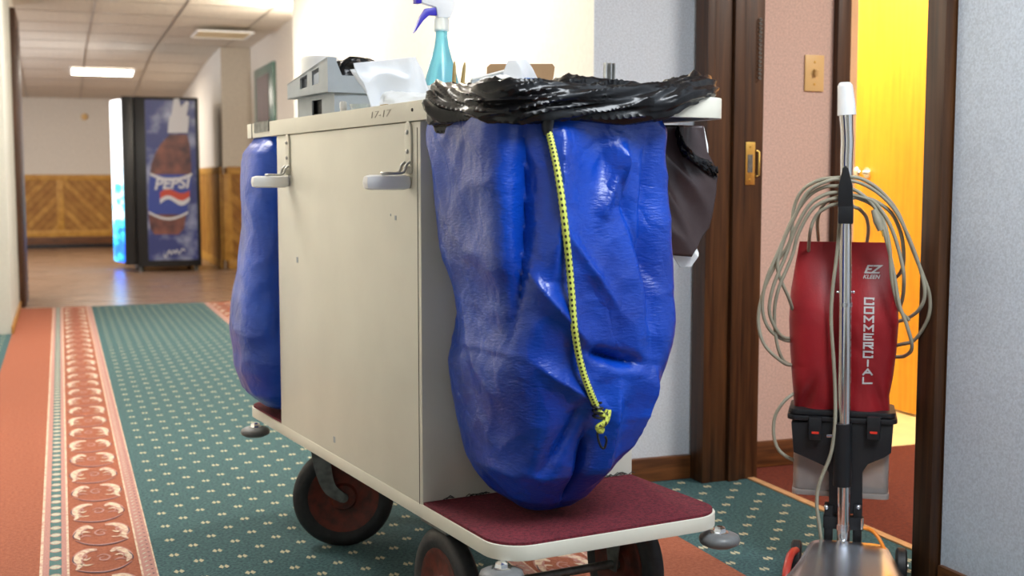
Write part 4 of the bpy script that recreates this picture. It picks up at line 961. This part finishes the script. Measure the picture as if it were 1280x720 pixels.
# cardboard sheet, grey tray, white wrappers
cbx = onc('cardboard_box', 'brown cardboard sheet standing behind the white wrappers', 'cardboard', 0.40, 0.302)
def local_poly(par_loc, pts, yv): return [((cy(*p, yv)-Vector(par_loc)).x, (cy(*p, yv)-Vector(par_loc)).z) for p in pts]
fmx = frame_m((0, 0, 0), Vector((1, 0, 0)), Vector((0, 0, 1)), Vector((0, -1, 0)))
pp = local_poly((0.40, 0.302, TZ), [(608, 112), (609, 84), (613, 80), (690, 80), (693, 84), (687, 112)], 0.302)
pp = [(max(x, -0.14) if True else x, z) for x, z in pp]
lo_ = TZ
B().prism([(pp[0][0], 0.0), *pp[1:5], (pp[5][0]-0.01, 0.0)], -0.002, 0.002, fmx).build('sheet', M['card'], cbx)
B().box((pp[0][0]+0.01, 0.0, 0.0), (pp[5][0]-0.02, 0.03, 0.012)).build('folded_base', M['card'], cbx)
gt = onc('grey_tray', 'grey plastic tray tilted behind the black liner', 'tray', 0.31, 0.28)
pt = local_poly((0.31, 0.28, TZ), [(586, 112), (590, 99), (632, 88), (634, 112)], 0.28)
B().prism([(pt[0][0], 0.0), pt[1], pt[2], (pt[3][0], 0.0)], -0.008, 0.0, fmx).build('tray', M['grey_plastic'], gt, bevel=0.002)
B().tube([Vector((pt[1][0], -0.0, pt[1][1])), Vector((pt[2][0], -0.0, pt[2][1]))], 0.0025, 8).build('lip', M['paper'], gt, smooth=True)
ww = onc('wrapped_towels', 'white wrapped bundle with a blue clip in the middle of the cart top', 'wrappings', 0.375, 0.22)
Yw = 0.22; L0 = Vector((0.375, 0.22, TZ))
sheet('wrapper', [(cy(634, 76, Yw)-L0, cy(655, 74, Yw)-L0), (cy(632, 90, Yw)-L0, cy(668, 92, Yw)-L0), (cy(630, 112, Yw)-L0, cy(682, 112, Yw)-L0)], 'white_film', ww, 5.5, 0.014)
crumple_box(ww, 'bundle', (0.045, 0.02, 0.045), 2, 'paper', 0.01, pw=3, ctr=(-0.01, 0.035, 0.052))
q = cy(664, 101, Yw-0.02)-L0
B().box((q.x-0.018, q.z*0-0.026, q.z-0.008), (q.x+0.018, -0.018, q.z+0.006)).build('clip', M['blue_cap'], ww, bevel=0.003)
w2 = onc('white_cloth', 'small white cloth heap between the spray bottle and the cardboard', 'cloth', 0.245, 0.12)
crumple_box(w2, 'cloth', (0.050, 0.035, 0.046), 14, 'paper', 0.012, pw=2.4, ctr=(0, 0, 0.050))
crumple_box(w2, 'corner', (0.020, 0.012, 0.018), 15, 'paper', 0.006, nu=24, nv=16, pw=2.2, ctr=(-0.05, -0.03, 0.045))
# metal channel post
mp_ = onc('metal_channel', 'short upright grey metal channel at the far side of the cart', 'bracket', 0.455, 0.02, TZ)
B().box((-0.012, -0.001, 0), (0.012, 0.001, 0.125)).box((-0.012, -0.010, 0), (-0.010, 0.0, 0.125)).box((0.010, -0.010, 0), (0.012, 0.0, 0.125)).box((-0.001, -0.012, 0), (0.001, 0.0, 0.125)).build('channel', M['steel'], mp_)
B().box((-0.016, -0.014, 0), (0.016, 0.006, 0.003)).build('foot_plate', M['dull_steel'], mp_)

# ================================================================== UPRIGHT VACUUM CLEANER
VO = Vector((1.66, 2.30, 0)); VA = -math.atan2(1.66, 2.30)
vac = empty('vacuum_cleaner', 'red and chrome upright vacuum cleaner standing in the doorway', 'vacuum cleaner', VO, VA)
VM = Matrix.Translation(VO) @ Matrix.Rotation(VA, 4, 'Z'); VMI = VM.inverted(); VN = VM.to_3x3() @ Vector((0, 1, 0))
def vp(px, py, c=0.0): return VMI @ on_plane(px, py, VM @ Vector((0, c, 0)), VN)
h = B().tube([vp(1054, 676), vp(1055, 600), vp(1056, 450), vp(1057, 300), vp(1058, 240)], 0.0145, 20, smooth=4).build('handle_tube', M['chrome'], vac, smooth=True)
B().tube([vp(1058, 240), vp(1058.5, 215), vp(1058.8, 195), vp(1059.5, 178), vp(1058.8, 160), vp(1058, 142)], [0.0145, 0.0145, 0.0150, 0.0150, 0.0150, 0.0165], 20, smooth=6).build('handle_neck', M['chrome'], vac, smooth=True)
B().tube([vp(1058.5, 144), vp(1058, 130), vp(1057, 115), vp(1056.5, 107), vp(1056.5, 103)], [0.0205, 0.0195, 0.0175, 0.0165, 0.0115], 20, smooth=4).build('grip', M['white_plastic'], vac, smooth=True)['label'] = 'white rubber hand grip'
B().tube([vp(1057, 378), vp(1057, 383)], 0.0155, 20).build('tube_joint', M['satin_chrome'], h)
for x in (1047, 1067): B().sphere(vp(x, 365, 0), 0.0035, 10, 6).build('bolt', M['satin_chrome'], h, smooth=True)
hk = [vp(1057, 280), vp(1057, 262), vp(1056.5, 250), vp(1056.5, 240), vp(1057, 222), vp(1057, 208)]
q0, q1, q2, q3 = vp(1057, 279), vp(1057, 256), vp(1057, 232), vp(1057, 207)
B().box((q0.x-0.0165, -0.044, q0.z), (q0.x+0.0165, 0.018, q1.z)).build('cord_hook', M['black_plastic'], vac, bevel=0.003)
B().prism([(q1.x-0.0165, q1.z-0.004), (q1.x+0.0165, q1.z-0.004), (q2.x+0.0150, q2.z), (q3.x+0.006, q3.z-0.006), (q3.x, q3.z), (q3.x-0.006, q3.z-0.006), (q2.x-0.0150, q2.z)], 0.034, 0.044, frame_m((0, 0, 0), Vector((1, 0, 0)), Vector((0, 0, 1)), Vector((0, -1, 0)))).build('hook_prong', M['black_plastic'], vac, bevel=0.002)
# bag
def vbag():
    rows = []; nu, nv = 96, 110
    tab = [(400, None)]
    Lp = [(303, 999), (330, 994), (365, 988), (402, 985.7), (440, 987), (470, 989), (494, 991), (515, 992)]
    Rp = [(303, 1112), (330, 1118), (365, 1122), (402, 1124), (440, 1121), (470, 1117), (494, 1112), (515, 1113)]
    for j in range(nv+1):
        py = 303+(515-303)*j/nv; l = vp(lerp_tab(Lp, py), py, 0.05); r = vp(lerp_tab(Rp, py), py, 0.05)
        t = j/nv; dep = 0.006+0.050*sm(0, 0.5, t)-0.006*sm(0.7, 1, t); cx = (l.x+r.x)/2; hw = (r.x-l.x)/2; z = (l.z+r.z)/2
        row = []
        for i in range(nu):
            a = 2*PI*i/nu; ca, sa = math.cos(a), math.sin(a); k = (abs(ca)**3.4+abs(sa)**2.2)**(-1/2.8)
            p = Vector((cx+hw*max(-1, min(1, ca*k)), 0.072+dep*sa*k, z))
            # centre hollow behind the tube and creases
            d = 0.020*math.exp(-((p.x-0.0)/0.032)**2)*(0.5+0.5*t)*(1 if sa < 0 else 0)
            d += 0.005*noise.noise(Vector((p.x*10, z*5, 2)))
            if sa < 0: d += 0.016*math.exp(-((p.x+0.085-(z-0.41)*0.35)/0.012)**2)*sm(0.50, 0.42, z)+0.012*math.exp(-((p.x-0.085+(z-0.41)*0.3)/0.012)**2)*sm(0.52, 0.42, z)+0.006*ridged(Vector((p.x*12+z*8, z*8, 4)))*sm(0.2, 0.9, t)
            p.y += d if sa < 0 else 0
            row.append(p)
        rows.append(row)
    b = B().grid([[rows[j][i] for j in range(nv+1)] for i in range(nu)], closed_u=True)
    b.f.append(tuple(i*(nv+1) for i in range(nu))); return b
vb = vbag(); vbo = vb.build('dust_bag', M['bag_red'], vac, smooth=True); vbo['label'] = 'dark red vinyl dust bag with silver lettering'
vbvh = BVHTree.FromPolygons([Vector(v) for v in vb.v], vb.f)
def drape(o, off=0.0012):      # lay flat print on the bag surface
    for v in o.data.vertices:
        hit = vbvh.ray_cast(Vector((v.co.x, -0.3, v.co.z)), Vector((0, 1, 0)))
        if hit[0] is not None: v.co.y = hit[0].y-off-(0.0004 if v.co.y < 0 else 0)
TM = Matrix.Rotation(PI/2, 4, 'X')
def vtxt(name, s, px, py, size, **k):
    c = vp(px, py, 0.03); o = text(name, s, size, M['print_grey'], Matrix.Translation((c.x, 0, c.z)) @ TM, vbo, **k); 
    bm = bmesh.new(); bm.from_mesh(o.data); bmesh.ops.subdivide_edges(bm, edges=[e for e in bm.edges if e.calc_length() > 0.006], cuts=2); bm.to_mesh(o.data); bm.free()
    drape(o); return o
vtxt('lettering', 'EZ', 1089.5, 338, 0.026, shear=0.35, offset=0.0007, xs=1.15)
vtxt('lettering', 'KLEEN', 1089, 347, 0.0125, shear=0.3, offset=0.0002, xs=1.0)
ST = {'C': [((1,.18),(1,0),(0,0),(0,1),(1,1),(1,.82))], 'O': [((0,0),(1,0),(1,1),(0,1),(0,0))], 'M': [((0,0),(0,1),(.5,.35),(1,1),(1,0))],
      'E': [((1,0),(0,0),(0,1),(1,1)), ((0,.5),(.8,.5))], 'R': [((0,0),(0,1),(1,1),(1,.5),(0,.5)), ((.5,.5),(1,0))], 'I': [((.5,0),(.5,1))],
      'A': [((0,0),(.5,1),(1,0)), ((.2,.35),(.8,.35))], 'L': [((0,1),(0,0),(1,0))]}
for k, chx in enumerate('COMMERCIAL'):
    c = vp(1086.5-k*0.25, 376.5+k*11.0, 0.03); b = B(); w_, h_, q_ = 0.0190, 0.0128, 0.0019
    for n_, st_ in enumerate(ST[chx]):
        for a_, b_ in zip(st_, st_[1:]):
            pa = Vector((c.x+(a_[0]-.5)*w_, c.z+(a_[1]-.5)*h_)); pb = Vector((c.x+(b_[0]-.5)*w_, c.z+(b_[1]-.5)*h_)); t_ = (pb-pa).normalized(); nn = Vector((-t_.y, t_.x))*q_
            pa = pa-t_*q_; pb = pb+t_*q_; K = 4
            vs = [];
            for m_ in range(K+1):
                p_ = pa.lerp(pb, m_/K)
                for sg in (1, -1):
                    z_ = p_+nn*sg; hit = vbvh.ray_cast(Vector((z_.x, -0.3, z_.y)), Vector((0, 1, 0))); vs.append((z_.x, (hit[0].y if hit[0] else 0)-0.0012, z_.y))
            b.add(vs, [(2*m_, 2*m_+1, 2*m_+3, 2*m_+2) for m_ in range(K)])
    b.build('lettering', M['print_grey'], vbo, fix=False)
# dust container
rim = B(); a, b2 = vp(988, 515, 0.04), vp(1119, 520, 0.04)
cx = 0.0; 
def rr(hw, y0, y1, r, n=6): return rrect(cx-hw, cx+hw, y0, y1, r, n)
B().prism(rr(0.119, 0.018, 0.150, 0.02), 0.388, 0.400).prism(rr(0.123, 0.014, 0.154, 0.022), 0.375, 0.386).build('lid', M['dark_plastic'], vac, bevel=0.002)
pb = [vp(989, 527, 0.025), vp(992, 565, 0.025), vp(1004, 570, 0.025), vp(1030, 582, 0.025), vp(1036, 590, 0.025), vp(1036, 642, 0.025), vp(1078, 642, 0.025), vp(1078, 590, 0.025), vp(1085, 580, 0.025), vp(1105, 572, 0.025), vp(1114, 566, 0.025), vp(1117, 527, 0.025)]
B().prism([(p.x, p.z) for p in pb], 0.0, 0.035, frame_m((0, 0.055, 0), Vector((1, 0, 0)), Vector((0, 0, 1)), Vector((0, -1, 0)))).build('housing', M['dark_plastic'], vac, bevel=0.003)
B().prism(rr(0.108, 0.045, 0.145, 0.016), 0.205, 0.378).build('dust_bin', M['smoke'], vac, bevel=0.004)['label'] = 'smoky clear plastic dust bin'
B().prism(rr(0.110, 0.043, 0.147, 0.016), 0.192, 0.205).build('bin_base', M['smoke'], vac, bevel=0.002)
for px in (1019, 1092):
    c = vp(px, 530, 0.012)
    lt = B().box((c.x-0.015, -0.002, c.z-0.035), (c.x+0.015, 0.020, c.z+0.018)).build('latch', M['black_plastic'], vac, bevel=0.004)
    q = vp(px, 541, -0.003); B().box((q.x-0.008, -0.0035, q.z-0.0025), (q.x+0.008, -0.001, q.z+0.0025)).build('latch_mark', M['red_mark'], lt)
B().tube([vp(1053, 529), vp(1053, 607)], 0.0215, 20).build('tube_sleeve', M['black_plastic'], vac, smooth=True)
B().tube([vp(1034, 545, -0.005), vp(1043, 545, -0.01)], 0.004, 10).build('screw', M['satin_chrome'], vac, smooth=True)
for s in (-1, 1):
    c0 = vp(1054+s*18, 640, 0.03); c1 = vp(1054+s*18, 684, 0.03)
    B().box((c0.x-0.010, 0.015, c1.z-0.01), (c0.x+0.010, 0.05, c0.z+0.02)).build('yoke', M['dark_plastic'], vac, bevel=0.003)
    B().sphere(vp(1053+s*20, 634, 0.0), 0.006, 12, 8).build('bolt', M['satin_chrome'], vac, smooth=True)
B().tube([vp(1054, 655), vp(1054, 662)], 0.0165, 20).build('tube_joint', M['satin_chrome'], vac, smooth=True)
c0 = vp(1054, 648, 0.0)
B().box((c0.x-0.045, 0.010, c0.z-0.030), (c0.x+0.046, 0.040, c0.z-0.0)).build('pivot_block', M['dark_plastic'], vac, bevel=0.004)
B().tube([Vector((c0.x+0.042, -0.002, c0.z-0.022)), Vector((c0.x+0.042, -0.002, c0.z+0.004))], 0.004, 8).build('bolt', M['chrome'], vac, smooth=True)
B().tube([vp(1077, 660, 0.0), vp(1086, 661, 0.0), vp(1094, 667, -0.01), vp(1101, 677, -0.02), vp(1107, 690, -0.04)], 0.0042, 8, smooth=4).build('orange_cable', M['orange_plastic'], vac, smooth=True)['label'] = 'short orange cable'
# hood and base
HX = 0.022
rings = [(-0.010, 0.085, 0.080, 0.0), (-0.012, 0.085, 0.104, 0.0), (-0.018, 0.086, 0.107, 0.0), (-0.060, 0.095, 0.100, 0.0), (-0.115, 0.108, 0.088, 0.0), (-0.180, 0.126, 0.082, -0.002), (-0.235, 0.145, 0.078, 0.0), (-0.268, 0.152, 0.066, 0.0), (-0.285, 0.154, 0.040, 0.0), (-0.290, 0.154, 0.014, 0.0)]
P = []
for (y, hw, z, dz) in rings:
    row = [Vector((HX+hw*1.04, y, max(0.012, z-0.075))), Vector((HX+hw*1.02, y, max(0.013, z-0.03)))]
    for i in range(15):
        x = [1, .985, .94, .86, .7, .45, .2, 0, -.2, -.45, -.7, -.86, -.94, -.985, -1][i]; row.append(Vector((HX+hw*x, y, z-0.010*abs(x)**10+dz)))
    row += [Vector((HX-hw*1.02, y, max(0.013, z-0.03))), Vector((HX-hw*1.04, y, max(0.012, z-0.075)))]
    P.append(row)
B().grid(P).build('hood', M['hood_metal'], vac, smooth=True, solid=0.002, sub=1)['label'] = 'polished metal hood'
B().box((HX-0.075, -0.27, 0.008), (HX+0.075, 0.05, 0.060)).build('base', M['dark_plastic'], vac, bevel=0.006)
B().box((HX-0.150, -0.312, 0.020), (HX+0.150, -0.293, 0.050)).build('bumper', M['red_plastic'], vac, bevel=0.006)
q = vp(990, 705, -0.06)
B().tube([vp(997, 688, 0.02), vp(991, 690, -0.02), vp(986, 700, -0.06), vp(982, 722, -0.10), vp(980, 745, -0.12)], 0.009, 10, smooth=4).build('side_bar', M['red_plastic'], vac, smooth=True)['label'] = 'red side bar'
for s in (-1, 1):
    m = Matrix.Translation((HX+s*0.118, 0.035, 0.042)) @ Matrix.Rotation(PI/2, 4, 'Y')
    t = B().lathe([(0.0, -0.012), (0.036, -0.012), (0.042, -0.008), (0.042, 0.008), (0.036, 0.012), (0.0, 0.012)], m, 28).build('wheel', M['rubber'], vac, smooth=True)
    B().tube([(HX+s*0.07, 0.035, 0.042), (HX+s*0.134, 0.035, 0.042)], 0.006, 10).build('axle', M['steel'], t, smooth=True)
for s in (-1, 1): B().lathe([(0, -0.01), (0.02, -0.01), (0.02, 0.01), (0, 0.01)], Matrix.Translation((HX+s*0.10, -0.19, 0.020)) @ Matrix.Rotation(PI/2, 4, 'Y'), 16).build('front_wheel', M['rubber'], vac, smooth=True)
# power cord: coil over the hook and the runs down to the base
cordo = B(); CRD = 0.0042
def run(pts, closed=False): cordo.tube([vp(*p) for p in pts], CRD, 8, closed=closed, smooth=8)
run([(1050, 222, -.024), (1025, 225, -.02), (1003, 238, -.01), (992, 262, 0), (988, 300, 0), (970, 330, .01), (955, 362, .01), (948, 398, .01), (954, 428, .01), (972, 448, .02), (990, 456, .06), (1010, 440, .125), (1040, 400, .125), (1080, 420, .125), (1108, 432, .12), (1128, 430, .08), (1144, 424, .05), (1160, 398, .02), (1162, 370, .01), (1152, 340, 0), (1138, 305, 0), (1122, 265, -.01), (1100, 238, -.02), (1078, 224, -.025), (1060, 221, -.024)], True)
run([(1050, 232, -.024), (1030, 234, -.02), (1010, 246, -.01), (990, 275, 0), (975, 310, .0), (958, 350, .0), (953, 385, .01), (962, 412, .02), (985, 426, .06), (1010, 420, .13), (1050, 405, .13), (1090, 405, .13), (1122, 402, .08), (1146, 390, .02), (1156, 368, 0), (1150, 335, 0), (1133, 290, -.01), (1115, 258, -.015), (1090, 236, -.022), (1064, 226, -.024)], True)
run([(1050, 240, -.024), (1032, 243, -.025), (1012, 256, -.02), (995, 285, -.01), (982, 320, .0), (966, 360, .0), (962, 392, .01), (975, 418, .03), (990, 424, .07), (1020, 430, .135), (1070, 440, .135), (1118, 446, .09), (1134, 443, .04), (1140, 432, .0), (1133, 405, -.01), (1124, 380, -.01), (1117, 340, -.012), (1108, 300, -.02), (1095, 262, -.025), (1076, 242, -.03), (1062, 236, -.024)], True)
run([(1050, 248, -.024), (1035, 250, -.025), (1015, 262, -.02), (998, 292, -.01), (990, 320, .0), (972, 365, .0), (968, 400, .02), (974, 440, .04), (988, 456, .07), (1020, 455, .14), (1060, 430, .14), (1100, 400, .13), (1124, 385, .06), (1130, 350, .0), (1124, 315, -.01), (1112, 280, -.02), (1095, 255, -.025), (1080, 247, -.03), (1062, 244, -.024)], True)
run([(1050, 254, -.024), (1036, 258, -.02), (1020, 270, -.01), (1012, 295, .01), (1014, 330, .13), (1040, 340, .135), (1080, 345, .135), (1112, 350, .12), (1128, 335, .05), (1128, 300, .01), (1118, 272, 0), (1105, 258, -.01), (1085, 248, -.02), (1062, 248, -.024)], True)
run([(1052, 226, -.024), (1030, 228, -.03), (1008, 242, -.02), (994, 270, -.01), (980, 300, -.0), (972, 335, .0), (985, 370, .02), (998, 395, .08), (1030, 390, .14), (1070, 350, .14), (1084, 300, .10), (1084, 275, .05), (1075, 262, 0.0), (1064, 255, -.024)], True)
run([(1023, 300, .135), (1022, 275, .04), (1030, 255, .0), (1048, 246, -.02), (1066, 246, -.024), (1090, 256, -.02), (1104, 275, -.02), (1112, 310, -.02), (1115, 350, -.01), (1124, 385, .0), (1136, 400, .02)], False)
run([(1050, 250, -.024), (1049, 285, -.005), (1046, 320, -.0), (1041, 360, .0), (1039, 400, .0), (1042, 450, .0), (1044, 490, -.0), (1044, 525, -.012), (1041, 555, -.012), (1036, 575, -.012), (1024, 605, -.01), (1021, 630, -.01), (1024, 655, -.01), (1027, 678, .0), (1030, 690, .02)])
run([(992, 492, .06), (980, 502, .05), (969, 520, .05), (967, 542, .05), (972, 560, .05), (982, 570, .05), (994, 576, .06)])
cordo.build('power_cord', M['cord'], vac, smooth=True, fix=False)['label'] = 'beige power cord coiled over the hook'
pg = B().tube([vp(1092, 262, -0.03), vp(1097, 276, -0.03), vp(1101, 288, -0.03)], [0.006, 0.010, 0.007], 8, smooth=3).build('plug', M['cord'], vac, smooth=True)
for hd in (1,): 
    B().tube([vp(1102, 288, -0.03), vp(1104, 296, -0.03)], 0.002, 6).build('prong', M['brass'], pg)
